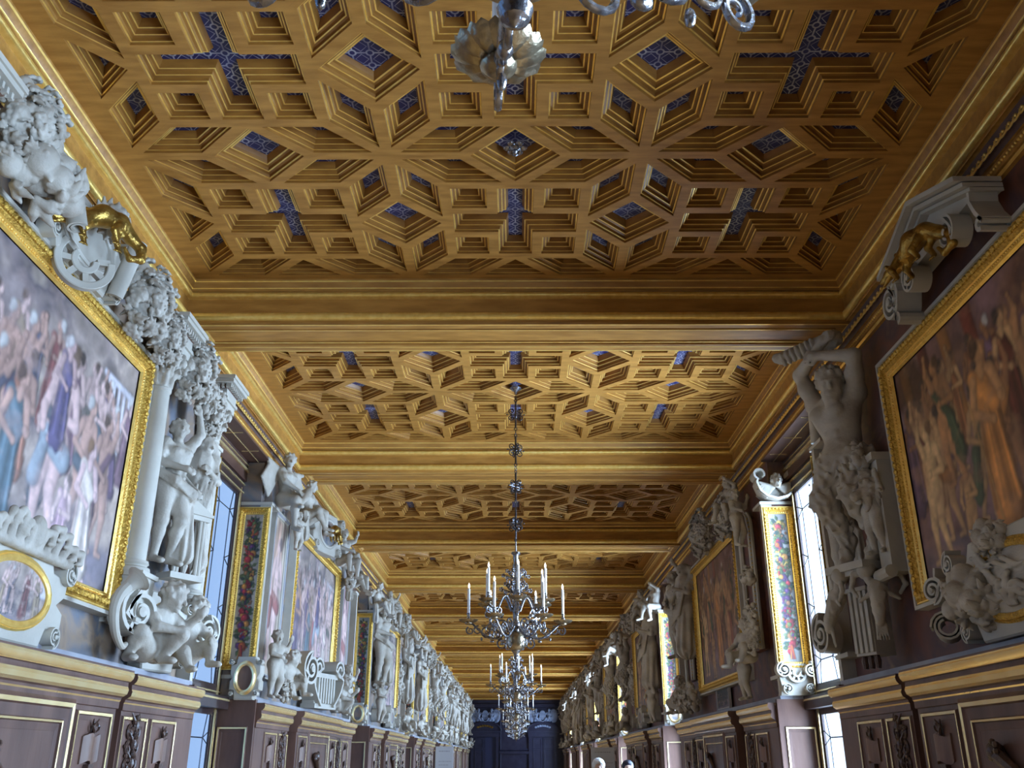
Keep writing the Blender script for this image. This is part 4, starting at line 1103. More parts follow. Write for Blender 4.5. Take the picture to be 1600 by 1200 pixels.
def garland_paint(w, h, nx, nz, seed, ground):
    cv = Canvas(w, h, nx, nz, seed); rnd = random.Random(seed); cv.ground([ground * .86, ground, ground * 1.08], (3, 9))
    cols = [C8(196, 92, 40), C8(206, 134, 52), C8(150, 36, 44), C8(92, 52, 96), C8(186, 54, 60), C8(212, 170, 70), C8(96, 110, 60), C8(150, 100, 60)]
    z = h * .93
    while z > h * .08:
        for q in range(8):
            a = rnd.uniform(0, 2 * PI); p = (w * .5 + w * .16 * math.cos(a), z + .04 * math.sin(a)); l = rnd.uniform(.045, .085)
            e = (p[0] + l * math.cos(a), p[1] + l * math.sin(a) * .9); g = rnd.choice((C8(70, 84, 50), C8(96, 104, 66), C8(56, 70, 62)))
            cv.stroke(p, ((p[0] + e[0]) / 2, (p[1] + e[1]) / 2), .008, .018, g, .6); cv.stroke(((p[0] + e[0]) / 2, (p[1] + e[1]) / 2), e, .018, .003, g * 1.2, .6)
        for q in range(4):
            c = (w * (.5 + rnd.uniform(-.20, .20)), z + rnd.uniform(-.05, .05)); r = rnd.uniform(.026, .046); k = rnd.choice(cols)
            if rnd.random() < .3:
                for i in range(9): cv.blob((c[0] + rnd.uniform(-.04, .04), c[1] + rnd.uniform(-.05, .05)), .014, k, .9)
            else:
                cv.blob(c, r, k, .95); cv.blob((c[0] - r * .35, c[1] + r * .3), r * .25, k * 1.9, .2)
        z -= .075
    for i in range(7): cv.stroke((w * .5, h * .10), (w * (.5 + .04 * (i - 3)), h * .02), .012, .006, rnd.choice(cols), .6)
    cv.finish(.2, .05, (1, 1, 1), .1); return cv
def single_figure(w, h, nx, nz, seed, ground):
    cv = Canvas(w, h, nx, nz, seed); cv.ground([ground * .7, ground, ground * 1.15], (3, 6)); rnd = random.Random(seed)
    for i in range(8): cv.stroke((rnd.uniform(0, w), rnd.uniform(0, h)), (rnd.uniform(0, w), rnd.uniform(0, h)), .04, .07, ground * rnd.uniform(.5, 1.2) * np.array((1.1, .85, .85)), .6, .05)
    cv.fig(w * .5, h * .08, h * .80, SK1 * .95, C8(160, 90, 84), None, .03, 2, random.Random(seed)); cv.finish(); return cv

# ================================================================== THINGS ON THE WALLS
def put(mesh_or_obj, name, side, Y, n, z, label, cat, group=None, rot=0., scale=1., tilt=0.):
    o = link(name, SCULPT[mesh_or_obj]) if isinstance(mesh_or_obj, str) else mesh_or_obj
    place(o, side, Y, n, z, side * rot)
    if tilt: o.rotation_euler = (0, tilt, o.rotation_euler.z)
    if scale != 1.: o.scale = (scale,) * 3 if isinstance(scale, (int, float)) else scale
    return tag(o, label, cat, group)
FR_PROF = [(0, .012, 0), (.012, .03, 0), (.022, .03, 0), (.040, .03, 0), (.048, .045, 1), (.07, .075, 1), (.10, .08, 1), (.118, .06, 0), (.128, .062, 0), (.134, .05, 2), (.138, .07, 2), (.165, .07, 2), (.17, -.08, 2)]
def frame_parts(root, w, h, beads=True, leaf=.055, prof=None, mats=('gilding', 'gilded_carving', 'stucco_smooth'), s=1.0):
    prof = prof or FR_PROF
    mb = MB(); mb.rect_sweep([(o * s, y * s, m) for o, y, m in prof], -w / 2, w / 2, 0, h); mb.build('frame_moulding', list(mats), root, 40)
    if beads:
        for nm, off, y, step, r in (('bead_row', .031 * s, .034 * s, .026, (.010 * s,) * 3), ('leaf_carving', .085 * s, .08 * s, leaf, None)):
            mb = MB()
            for (ax, n_, fixed) in (('x', w + 2 * off, -off), ('x', w + 2 * off, h + off), ('z', h + 2 * off, -w / 2 - off), ('z', h + 2 * off, w / 2 + off)):
                m = max(2, round(n_ / step))
                for i in range(m):
                    t = -n_ / 2 + (i + .5) * n_ / m
                    p = (t, y, fixed) if ax == 'x' else (fixed, y, h / 2 + t)
                    if r: mb.ball(p, r, 5, 3)
                    else:
                        e = (.5 * step * .95, .016 * s, .026 * s); mb.ball(p, e if ax == 'x' else (e[2], e[1], e[0]), 6, 4)
                        q = (t + step * .5, y - .004, fixed - .012) if ax == 'x' else (fixed - .012, y - .004, h / 2 + t + step * .5); mb.ball(q, .010 * s, 4, 3)
            mb.build(nm, 'gilding' if r else 'gilded_carving', root, 60)['kind'] = 'stuff'
def fresco(side, Yc, z0, w, h, me, label, beads=True):
    root = empty('fresco'); place(root, side, Yc, -.05, z0); tag(root, label, 'painting', 'framed frescoes on the long walls')
    link('painted_field', me, root, (0, .0, 0)); frame_parts(root, w, h, beads); return root
# --- columns (only on the near left wall)
def column():
    root = empty('column')
    MB().lathe([(.098, 0), (.10, .3), (.098, .8), (.088, 1.40), (.098, 1.41), (.1, 1.43), (.088, 1.44)], 24).build('shaft', 'stucco_smooth', root).location = (0, 0, .72)
    MB().lathe([(.135, 0), (.14, .02), (.135, .04), (.112, .05), (.11, .06), (.125, .075), (.12, .095), (.1, .10)], 24).build('base', 'stucco_smooth', root).location = (0, 0, .62)
    mb = MB(); mb.box(-.14, .14, -.2, .14, .26, .60); mb.box(-.16, .16, -.2, .16, .585, .62); mb.box(-.16, .16, -.2, .16, .24, .27); mb.build('pedestal', 'stucco_smooth', root, 0)
    link('capital', SCULPT['capital'], root, (0, 0, 2.16))
    mb = MB(); mb.box(-.15, .15, -.25, .16, 2.46, 2.53); mb.box(-.17, .17, -.25, .18, 2.53, 2.56); mb.box(-.155, .155, -.25, .165, 2.56, 2.64)
    mb.box(-.235, .235, -.25, .245, 2.68, 2.715); mb.box(-.25, .25, -.25, .26, 2.715, 2.75); mb.box(-.17, .17, -.25, .18, 2.64, 2.68, 1)
    for i in range(9): mb.box(-.20 + .047 * i, -.18 + .047 * i, .18, .215, 2.64, 2.685)
    for i in range(8):
        for sg in (-1, 1): mb.box(min(sg * .17, sg * .20), max(sg * .17, sg * .20), -.15 + .045 * i, -.128 + .045 * i, 2.64, 2.685)
    mb.build('impost', ['stucco_smooth', 'dado_panel'], root, 0); return root
# --- strapwork pieces
def rolled_strap(L, r, turns=1.6):
    mb = MB(); pts = spiral(0, 0, r, r * .45, 0, turns, 30); ribbon(mb, pts, -L / 2, L / 2, .014); return mb.mesh('rolled_strap', ['stucco_smooth'])
def fan_mesh(r=.2):
    mb = MB(); n = 22
    arc = lambda q, a0, a1, m: [(q * math.cos(a0 + (a1 - a0) * i / m), q * math.sin(a0 + (a1 - a0) * i / m)) for i in range(m + 1)]
    a0, a1 = R(165), R(400)
    mb.slab(arc(r, a0, a1, n) + arc(r * .74, a1, a0, n), 0, .05, 0, .006); mb.slab(arc(r * .46, a0, a1, n) + arc(r * .24, a1, a0, n), 0, .055, 0, .006)
    k = 6
    for i in range(k):
        a = a0 + (a1 - a0) * i / (k - 1); w = .2; mb.slab([(r * .42 * math.cos(a - w * 1.2), r * .42 * math.sin(a - w * 1.2)), (r * .84 * math.cos(a - w * .62), r * .84 * math.sin(a - w * .62)), (r * .84 * math.cos(a + w * .62), r * .84 * math.sin(a + w * .62)), (r * .42 * math.cos(a + w * 1.2), r * .42 * math.sin(a + w * 1.2))], 0, .045)
    return mb.mesh('fan', ['stucco_smooth'])
def volute_mesh(r=.14, dep=.12, tail=.25, sg=1):
    mb = MB(); pts = [(x * sg, z) for x, z in spiral(0, 0, r * .15, r, 0, 2.25, 44)]
    x, z = pts[-1]; pts += [(x + sg * .02 * i * (1 if i < 6 else .4), z - tail * i / 8) for i in range(1, 9)]
    ribbon(mb, pts, 0, dep, .022); mb.lathe([(r * .2, -.01), (r * .2, dep + .012), (0, dep + .02)], 12); me = mb
    n0 = len(mb.v) - 36
    mb.v[n0:] = [(v[0], v[2], v[1]) for v in mb.v[n0:]]
    return mb.mesh('volute', ['stucco_smooth'])
VOL = {1: volute_mesh(sg=1), -1: volute_mesh(sg=-1)}; FAN = fan_mesh(); ROLL_L = rolled_strap(.46, .062); ROLL_S = rolled_strap(.30, .05)
def oval(n, rx, rz, ph=0): return [(rx * math.cos(2 * PI * i / n + ph), rz * math.sin(2 * PI * i / n + ph)) for i in range(n)]
def cartouche(w, h, ring_mat='stucco_smooth', field=None, relief=None, paint=None):
    """strapwork shield with curled ends, an oval rim and a field"""
    root = empty('cartouche'); a, b = w / 2, h / 2
    out = [(-a * .62, -b), (a * .62, -b), (a * .70, -b * .6), (a, -b * .55), (a, -b * .15), (a * .86, 0), (a, b * .2), (a, b * .6), (a * .68, b * .66), (a * .6, b), (-a * .6, b), (-a * .68, b * .66), (-a, b * .6), (-a, b * .2), (-a * .86, 0), (-a, -b * .15), (-a, -b * .55), (-a * .70, -b * .6)]
    MB().slab(out, -.1, .05, 0, .012).build('plate', 'stucco_smooth', root)
    mb = MB(); mb.tube([(x, .055, z) for x, z in oval(28, a * .60, b * .66)], .024, 7, 0, True); mb.tube([(x, .05, z) for x, z in oval(28, a * .68, b * .75)], .012, 5, 0, True); mb.build('oval_rim', ring_mat, root)
    MB().slab(oval(28, a * .58, b * .64), .045, .056).build('field', field or 'wall_paint_pale', root, 0)
    if paint: link('painted_field', paint, root, (0, .058, -.18))
    for sg in (-1, 1):
        v = link('volute', VOL[sg], root, (sg * a * .92, -.02, b * .72)); v.scale = (.62 * min(1, w), .9, .62 * min(1, w))
        v = link('volute', VOL[sg], root, (sg * a * .80, -.02, -b * .72)); v.scale = (.5 * min(1, w), .9, -.5 * min(1, w))
    if relief: link('relief', SCULPT[relief], root, (0, .05, 0)).scale = (w * 1.05, 1, h * 1.3)
    return root
def pier(side, Y, facing, me, label, gname, w=.21, z0=2.68, h=1.70, detail=True):
    """end of a wall unit: block with the painted garland facing along the gallery"""
    root = empty('garland_painting', (side * 3.135, Y, 0), PI if facing < 0 else 0); tag(root, label, 'painting', gname)
    mb = MB(); mb.box(-.185, .185, -.07, -.001, 2.315, 4.50); mb.box(-.2, .2, -.34, .02, 4.50, 4.535); mb.box(-.2, .2, -.31, .025, 2.50, 2.54); mb.build('pier_block', 'stucco_smooth', root, 0)
    link('painted_garland', me, root, (0, .006, z0))
    mb = MB(); s = .66
    mb.rect_sweep([(o * s, y * s, m) for o, y, m in FR_PROF[:10]], -w / 2, w / 2, 0, h); fr = mb.build('frame_moulding', ['gilding', 'gilded_carving', 'stucco_smooth'], root, 40); fr.location = (0, 0, z0)
    if detail:
        mb = MB()
        for (n_, ax, fx) in ((w + .04, 'x', -.02), (w + .04, 'x', h + .02), (h, 'z', -w / 2 - .02), (h, 'z', w / 2 + .02)):
            m = round(n_ / .026)
            for i in range(m):
                t = -n_ / 2 + (i + .5) * n_ / m; mb.ball((t, .022, fx) if ax == 'x' else (fx, .022, h / 2 + t), .009, 5, 3)
            m = round(n_ / .045)
            for i in range(m):
                t = -n_ / 2 + (i + .5) * n_ / m; o = .036 if fx > 0 else -.036; mb.ball((t, .052, fx + o) if ax == 'x' else (fx + o, .052, h / 2 + t), (.02, .012, .014) if ax == 'x' else (.014, .012, .02), 5, 3)
        q = mb.build('leaf_carving', 'gilded_carving', root, 60); q['kind'] = 'stuff'; q.location = (0, 0, z0)
    return root
def niche(w, h, arch=True):
    root = empty('niche')
    mb = MB()
    top = [(w / 2 * math.cos(a), h - w / 2 + w / 2 * math.sin(a)) for a in np.linspace(0, PI, 14)] if arch else [(w / 2, h), (-w / 2, h)]
    line = [(w / 2, 0)] + top + [(-w / 2, 0)]
    mb.tube([(x, .05, z) for x, z in line], .035, 7); mb.tube([(x * 1.16, .03, z * 1.02) for x, z in line], .022, 6); mb.build('niche_arch', 'stucco_smooth', root)
    m2 = MB()
    for i in range(len(line) - 1):
        p, q = np.array(line[i]), np.array(line[i + 1]); k = max(1, round(np.linalg.norm(q - p) / .05))
        for j in range(k):
            c = p + (q - p) * (j + .5) / k; m2.ball((c[0] * 1.08, .06, c[1] * 1.01), .016, 5, 3)
    m2.build('bead_row', 'gilded_carving', root, 60)['kind'] = 'stuff'
    MB().slab(line, -.1, .02).build('niche_back', 'wall_paint', root, 0); return root
def aedicule():
    root = empty('aedicule'); mb = MB(); mb.box(-.17, .17, -.1, .08, 0, .05); mb.box(-.17, .17, -.1, .08, .52, .56); mb.box(-.19, .19, -.1, .10, .56, .585)
    for sg in (-1, 1):
        for q in (.13, .095): mb.lathe([(.018, 0), (.016, .47)], 8, (sg * q, .05, .05))
    mb.build('tabernacle', 'stucco_smooth', root); MB().box(-.08, .08, -.05, .0, .05, .52).build('recess_shade', 'dado_wood', root, 0)  # dark block puts the shade of the tabernacle's hollow into colour
    mb = MB(); mb.slab([(-.19, .585), (.19, .585), (0, .68)], -.1, .09); mb.build('pediment', 'stucco_smooth', root, 0)
    MB().lathe([(.02, .06), (.035, .12), (.015, .2), (.03, .3), (.012, .36), (0, .4)], 8, (0, .02, 0)).build('statuette', 'stucco', root); return root
def horn_mesh():
    """hooked horn: bell up and outwards, tube sweeping down and back along the wall"""
    mb = MB(); ctl = [(-.50, .02, -.16), (-.30, .06, -.20), (-.10, .09, -.19), (.06, .10, -.12), (.13, .10, .0), (.10, .11, .10), (.02, .13, .17)]
    pts = []; rr = []; n = len(ctl)
    for i in range(n - 1):
        p0, p1, p2, p3 = (np.array(ctl[min(max(i + k, 0), n - 1)]) for k in (-1, 0, 1, 2))
        for t in np.linspace(0, 1, 5)[:-1]:
            pts.append(tuple(.5 * (2 * p1 + (p2 - p0) * t + (2 * p0 - 5 * p1 + 4 * p2 - p3) * t * t + (3 * p1 - p0 - 3 * p2 + p3) * t ** 3)))
    pts.append(ctl[-1]); rr = [.018 + .026 * i / (len(pts) - 1) for i in range(len(pts))]
    mb.tube(pts, rr, 10); e = Vector(pts[-1]); d = Vector((-.35, .35, .45)).normalized()
    mb.tube([e, e + d * .04, e + d * .08, e + d * .10], [.044, .052, .075, .10], 14); mb.tube([e + d * .10, e + d * .09, e + d * .02], [.10, .085, .02], 14); return mb.mesh('horn', ['stucco_smooth'])
def pediment_mesh():
    root = empty('pediment_block')
    mb = MB(); w = .62; prof = [(-w, 0), (w, 0), (w, .07), (0, .30), (-w, .07)]
    mb.slab(prof, -.1, .05); mb.build('tympanum', 'stucco_smooth', root, 0)
    mb = MB()
    for sg in (-1, 1):
        for (t, d0, dz) in ((.035, .20, .0), (.03, .15, -.045), (.025, .11, -.08)):
            mb.add([(sg * w * 1.04, -.1, .09 + dz - t), (0, -.1, .33 + dz - t), (0, d0, .33 + dz - t), (sg * w * 1.04, d0, .09 + dz - t), (sg * w * 1.04, -.1, .09 + dz), (0, -.1, .33 + dz), (0, d0, .33 + dz), (sg * w * 1.04, d0, .09 + dz)], [(0, 3, 2, 1), (4, 5, 6, 7), (0, 1, 5, 4), (1, 2, 6, 5), (2, 3, 7, 6), (3, 0, 4, 7)])
    mb.build('raking_cornice', 'stucco_smooth', root, 0)
    for sg in (-1, 1):
        mb = MB(); ribbon(mb, [(sg * (w - .02), .04), (sg * (w - .04), -.06), (sg * (w + .0), -.16), (sg * (w + .04), -.22)] + [(sg * (w + .02 + .035 * math.cos(t)), -.25 + .035 * math.sin(t)) for t in np.linspace(0, 5, 10)], -.08, .10, .03); mb.build('bracket', 'stucco_smooth', root, 25)
        v = link('volute', VOL[sg], root, (sg * .30, .0, -.10)); v.scale = (.8, 1.1, .8)
    return root
def goat_pedestal():
    root = empty('pedestal')
    mb = MB(); mb.box(-.11, .11, -.1, .10, 0, .50)
    for i in range(4): mb.box(-.105 + .056 * i, -.072 + .056 * i, .10, .125, .02, .50)
    mb.build('fluted_shaft', 'stucco_smooth', root, 0)
    mb = MB(); mb.box(-.13, .13, -.1, .14, .50, .53); mb.box(-.11, .11, -.1, .12, .53, .62, 1); mb.box(-.19, .19, -.1, .19, .62, .66); mb.box(-.22, .22, -.1, .22, .66, .72); mb.build('cap', ['stucco_smooth', 'dado_panel'], root, 0)
    mb = MB()
    for i in range(3): mb.lathe([(.02, -.10), (.028, -.04), (.018, 0)], 8, (-.07 + .07 * i, .06, 0))
    mb.build('drops', 'carved_walnut', root)
    for sg in (-1, 1):
        g = link('goat_head', SCULPT['goat_head'], root, (sg * .20, .06, .42)); g.rotation_euler = (0, 0, -sg * .6); g.scale = (1.1,) * 3
    return root
def wall_bracket():
    root = empty('mask_bracket'); mb = MB(); mb.box(-.11, .11, -.1, .06, -.62, .28); mb.box(-.13, .13, -.1, .10, .28, .34); mb.tube([(-.13, .08, -.62), (.13, .08, -.62)], .05, 10); mb.build('bracket_slab', 'stucco_smooth', root, 0)
    m = link('mask', SCULPT['lion_mask'], root, (0, .03, .05)); m.scale = (.75, .9, .85); return root

# ================================================================== the nearest pair of wall units
UC = [(a + b) / 2 for a, b in UNITS]                     # UC[1] is the unit beside the camera
LEAVES = MB()
STU = 'white stucco '
# ---- left wall, beside the camera
cv = crowd_fresco(2.72, 1.76, 190, 230, 5)
fresco(-1, UC[1], 2.80, 2.72, 1.76, cv.mesh('painted_field'), 'large fresco of a pale crowd round a standing nude, left of the camera')
for i, (Y, lab) in enumerate(((7.09, 'round white column beside the pale crowd fresco, nearer of the two'), (8.43, 'round white column beside the left window, farther of the two'), (3.86, 'round white column before the near edge of the pale crowd fresco'))):
    c = column(); place(c, -1, Y, .03, 2.36); tag(c, lab, 'column', 'columns on the left wall')
put('nude_youth', 'stucco_figure', -1, 7.48, .10, 3.12, 'white stucco nude youth with raised arm behind the nearer column', 'sculpture', rot=.5, scale=.98)
put('draped_woman', 'stucco_figure', -1, 7.98, .13, 3.18, 'white stucco draped woman with covered head between the two columns', 'sculpture', rot=.7, scale=1.0)
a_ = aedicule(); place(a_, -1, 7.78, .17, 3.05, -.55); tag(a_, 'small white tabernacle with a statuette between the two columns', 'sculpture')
put('leaf_bunch', 'leaf_garland', -1, 7.42, .16, 4.83, 'white stucco leaf bunch hanging between the two column capitals', 'garland', rot=.5, scale=1.0)
put('fruit_round', 'fruit_garland', -1, 7.72, .2, 4.66, 'white stucco fruit swag under the farther column impost', 'garland', rot=.4, scale=.7)
put('leaf_bunch', 'leaf_garland', -1, 8.0, .14, 4.62, 'white stucco leaf bunch beside the farther column capital', 'garland', rot=.5, scale=.7)
put('leaf_bunch', 'leaf_garland', -1, 6.30, .14, 4.92, 'dense stucco leaf garland above the far corner of the crowd fresco', 'garland', rot=.4, scale=1.05)
put('leaf_bunch', 'leaf_garland', -1, 6.78, .14, 4.84, 'stucco leaf garland touching the nearer column capital', 'garland', rot=.4, scale=.8)
def scroll_holder(Y, lab, L_, z, tilt):
    o = link('scroll_roll', L_); place(o, -1, Y, .17, z); o.rotation_euler = (R(90), tilt, 0); tag(o, lab, 'sculpture', 'rolled straps over the crowd fresco')
scroll_holder(5.86, 'rolled white strap between gilt salamander and leaf garland', ROLL_L, 4.95, R(14)); scroll_holder(4.98, 'rolled white strap on the near side of the gilt salamander', ROLL_L, 4.98, R(-16))
c_ = cartouche(1.15, .52, 'stucco_smooth', 'stucco_smooth'); place(c_, -1, 5.45, .02, 4.96); tag(c_, 'white strapwork plate behind the gilded salamander over the crowd fresco', 'cartouche')
s_ = put('salamander', 'gilt_salamander', -1, 5.26, .20, 4.90, 'gilded salamander crouching over the pale crowd fresco', 'sculpture', rot=.7, scale=.86)
f_ = put(link('fan_ornament', FAN), 'fan_ornament', -1, 5.28, .15, 4.68, 'white half disc with wedge holes hanging over the crowd fresco', 'sculpture', rot=.75, scale=1.0)
put('lion_mask', 'lion_mask', -1, 5.52, .14, 5.14, 'white lion mask above the gilded salamander', 'sculpture', rot=.5, scale=.85)
put('fruit_big', 'fruit_garland', -1, 4.55, .17, 4.86, 'large white stucco fruits over the near end of the crowd fresco', 'garland', rot=.5, scale=1.05)
put('leaf_bunch', 'leaf_garland', -1, 4.38, .15, 5.08, 'curling white stucco leaves at the upper picture corner', 'garland', rot=.4, scale=.95)
cv = crowd_fresco(.72, .36, 70, 46, 77, main=False, few=True)
c_ = cartouche(1.25, .56, 'gilding', paint=cv.mesh('painted_field', True)); place(c_, -1, 5.38, .04, 2.56); tag(c_, 'white cartouche with gold-rimmed painted oval under the crowd fresco', 'cartouche')
put('acanthus', 'acanthus_crest', -1, 5.42, .08, 2.84, 'curling white acanthus crest over the gold-rimmed cartouche', 'sculpture', scale=1.0)
o = link('horn', horn_mesh()); place(o, -1, 6.46, .16, 2.60, .1); tag(o, 'curved white stucco horn beside the large volute', 'sculpture')
o = link('volute', VOL[1]); place(o, -1, 7.06, .06, 2.68, -.35); o.scale = (1.5, 1.2, 1.4); tag(o, 'large white scroll volute beneath the nearer column', 'sculpture')
o = link('volute', VOL[-1]); place(o, -1, 8.52, .12, 2.72, -.4); o.scale = (1.0, 1.2, 1.0); tag(o, 'small white scroll volute beneath the farther column', 'sculpture')
put('putto_crouching', 'putto', -1, 7.30, .17, 2.36, 'crouching white stucco putto looking down beneath the two columns', 'sculpture', 'putti on the left wall', rot=.45, scale=1.15)
put('putto_seated', 'putto', -1, 8.05, .17, 2.40, 'seated white stucco putto beside the left window', 'sculpture', 'putti on the left wall', rot=.55, scale=1.08)
c_ = cartouche(.62, .62, 'dado_gilding'); place(c_, -1, 7.72, .06, 2.62, -.3); tag(c_, 'oval white shield with gilt rim between the two putti', 'cartouche')
put('draped_woman', 'stucco_figure', -1, 3.1, .1, 2.4, 'white stucco draped woman at the near end of the left wall', 'sculpture', scale=1.3)
# ---- right wall, beside the camera
cv = crowd_fresco(2.72, 1.66, 190, 220, 9, warm=True)
fresco(1, UC[1], 2.85, 2.72, 1.66, cv.mesh('painted_field'), 'large dusky fresco of orange-robed figures, right of the camera')
put('satyr', 'satyr_figure', 1, 7.62, .13, 3.06, 'bearded stucco satyr with goat legs and arms over his head', 'sculpture', rot=.55, scale=1.46)
put('basket', 'stucco_basket', 1, 7.72, .34, 5.10, 'ribbed stucco basket carried over the satyr head', 'basket', rot=.5, scale=.95)
put('putto_standing', 'putto', 1, 7.25, .12, 3.16, 'small shaded stucco child at the satyr hooves', 'sculpture', rot=.5, scale=.86)
p_ = goat_pedestal(); place(p_, 1, 7.62, .12, 2.42, .4); tag(p_, 'fluted white pedestal with two goat heads under the satyr', 'pedestal')
b_ = wall_bracket(); place(b_, 1, 7.22, .03, 3.62); tag(b_, 'white bracket with grotesque mask beside the dusky fresco', 'sculpture')
put('fruit_small', 'fruit_garland', 1, 7.3, .12, 3.95, 'small stucco fruit knot above the grotesque mask', 'garland', scale=.8)
put('nude_youth', 'stucco_figure', 1, 8.28, .0, 3.0, 'shaded stucco youth between the satyr and the window', 'sculpture', rot=.6, scale=1.0)
o = link('scroll_roll', ROLL_L); place(o, 1, 8.68, .0, 4.80); o.rotation_euler = (R(96), 0, 0); tag(o, 'rolled white strap hanging beside the right window top', 'sculpture')
o = link('volute', VOL[1]); place(o, 1, 8.60, .10, 2.70, .4); o.scale = (.9, 1.4, 1.3); tag(o, 'white scroll volute at the foot of the right window', 'sculpture')
p_ = pediment_mesh(); place(p_, 1, 5.42, .10, 4.90); tag(p_, 'broken white pediment over the dusky fresco', 'pediment')
put('salamander', 'gilt_salamander', 1, 5.40, .2, 4.82, 'dark gilded salamander under the white pediment', 'sculpture', rot=.3, scale=.86)
o = link('volute', VOL[-1]); place(o, 1, 6.22, .05, 4.86); o.scale = (1.1, 1, 1.1); tag(o, 'white curled strap beside the far end of the white pediment', 'sculpture')
o = link('scroll_roll', rolled_strap(.26, .10, 2.2)); place(o, 1, 6.34, .10, 2.47); o.rotation_euler = (0, 0, PI - .45); tag(o, 'thick rolled white scroll under the dusky fresco', 'sculpture')
put('fruit_big', 'fruit_garland', 1, 5.80, .12, 2.60, 'white stucco fruits beside the oval battle relief', 'garland', rot=.4, scale=.85)
put('fruit_big', 'fruit_garland', 1, 5.50, .12, 2.90, 'small stucco fruit sprig above the oval battle relief', 'garland', rot=.2, scale=.5)
o = link('strap_band', volute_mesh(.12, .20, .30, -1)); place(o, 1, 6.42, -.06, 2.72, .35); o.scale = (.8, 1.2, -.8); tag(o, 'white curled strap rising behind the thick rolled scroll', 'sculpture')
c_ = cartouche(1.5, .62, 'gilded_carving', 'stucco', 'battle_relief'); place(c_, 1, 5.42, .05, 2.63); tag(c_, 'oval stucco battle relief in a cartouche under the dusky fresco', 'cartouche')
put('satyr', 'satyr_figure', 1, 3.2, .1, 3.0, 'stucco satyr at the near end of the right wall', 'sculpture', rot=.4, scale=1.4)

# ================================================================== garland panels on the ends of the wall units
GP = [garland_paint(.21, 1.70, 46, 250, 60 + i, (C8(176, 160, 142), C8(150, 146, 140))[i]).mesh('painted_garland') for i in range(2)] + [garland_paint(.21, 1.70, 24, 110, 70, C8(112, 106, 102)).mesh('painted_garland')]
for k in range(1, 8):
    for side in (-1, 1):
        a, b = UNITS[k]
        if k > 1:
            pier(side, a, -1, GP[0 if k == 2 and side < 0 else 1 if k < 4 else 2], 'painted fruit garland in gilt frame, %s window pier on the %s' % (ORD[k - 1], SIDE[side]), 'garland panels on the window piers', detail=k < 5)
        pier(side, b, 1, GP[2], 'narrow gilt framed pier on the far end of the %s %s wall unit' % (ORD[k - 1], SIDE[side]), 'far pier ends', detail=k < 3)
# ================================================================== the second pair of wall units
def facing_camera(o, side, Y, n, z, rot=0.): o.location = (side * (W - n), Y, z); o.rotation_euler = (0, 0, PI + rot); return o
a2, b2 = UNITS[2]; c2 = UC[2]
F2 = [crowd_fresco(3.0, 1.74, 110, 150, 21).mesh('painted_field'), crowd_fresco(3.0, 1.74, 110, 150, 22, warm=True).mesh('painted_field'), crowd_fresco(3.0, 1.74, 60, 80, 23).mesh('painted_field'), crowd_fresco(3.0, 1.74, 60, 80, 24, warm=True).mesh('painted_field')]
fresco(-1, c2, 2.78, 3.0, 1.74, F2[0], 'pale fresco behind the winged stucco nude, second on the left wall')
fresco(1, c2, 2.78, 3.0, 1.74, F2[1], 'brown fresco between two beaded niches, second on the right wall')
def slim_panel(side, Y, z, w, h, me, label, s=.4):
    root = empty('figure_painting'); place(root, side, Y, -.03, z); tag(root, label, 'painting')
    link('painted_field', me, root); mb = MB(); mb.rect_sweep([(o * s, y * s, m) for o, y, m in FR_PROF], -w / 2, w / 2, 0, h); mb.build('frame_moulding', ['stucco_smooth', 'ledge_stone', 'stucco_smooth'], root, 40); return root
SF = [single_figure(.62, 1.9, 46, 130, 31, C8(196, 176, 150)).mesh('painted_field'), single_figure(.62, 1.9, 46, 130, 32, C8(176, 150, 150)).mesh('painted_field')]
slim_panel(-1, a2 + .86, 2.62, .62, 1.9, SF[0], 'narrow painted panel of a standing nude beside the fruit garland pier'); slim_panel(-1, b2 - .78, 2.62, .62, 1.9, SF[1], 'narrow painted panel of a standing figure beyond the second left fresco')
put('winged_nude', 'winged_figure', -1, a2 + .30, .12, 4.53, 'winged white stucco nude seated on the first left window pier', 'sculpture', rot=.35, scale=1.06)
put('seated_nude_a', 'stucco_figure', -1, a2 + 1.35, .14, 4.58, 'seated stucco nude holding a shield, nearest above the second left fresco', 'sculpture', 'seated nudes above the second left fresco', rot=.4)
put('putto_standing', 'putto', -1, a2 + 1.02, .16, 4.16, 'small stucco child clinging to the seated nude above the left fresco', 'sculpture', rot=.5, scale=.62)
put('seated_nude_b', 'stucco_figure', -1, a2 + 4.25, .14, 4.58, 'seated stucco nude beyond the gilded shield above the second left fresco', 'sculpture', 'seated nudes above the second left fresco', rot=.5)
put('seated_nude_a', 'stucco_figure', -1, a2 + 5.3, .12, 4.42, 'farthest seated stucco nude above the second left fresco', 'sculpture', 'seated nudes above the second left fresco', rot=.6)
put('fruit_small', 'fruit_garland', -1, a2 + 4.9, .14, 4.45, 'stucco fruit knot hanging beyond the second left fresco', 'garland')
c_ = cartouche(.95, .62, 'stucco_smooth'); place(c_, -1, c2 - .2, .08, 4.86, -.25); tag(c_, 'white shield with gilded salamander above the second left fresco', 'cartouche')
put('salamander', 'gilt_salamander', -1, c2 - .2, .14, 4.86, 'gilded salamander on the shield above the second left fresco', 'sculpture', rot=.3, scale=.72)
c_ = cartouche(.34, .46, 'dado_gilding', 'dado_panel'); facing_camera(c_, -1, a2 - .05, -.02, 2.50); tag(c_, 'white oval medallion on the foot of the first left window pier', 'cartouche')
put('putto_standing', 'putto', -1, a2 + .55, .14, 2.32, 'white stucco putto standing beside the oval medallion', 'sculpture', 'putti under the second left fresco', rot=.5, scale=.95)
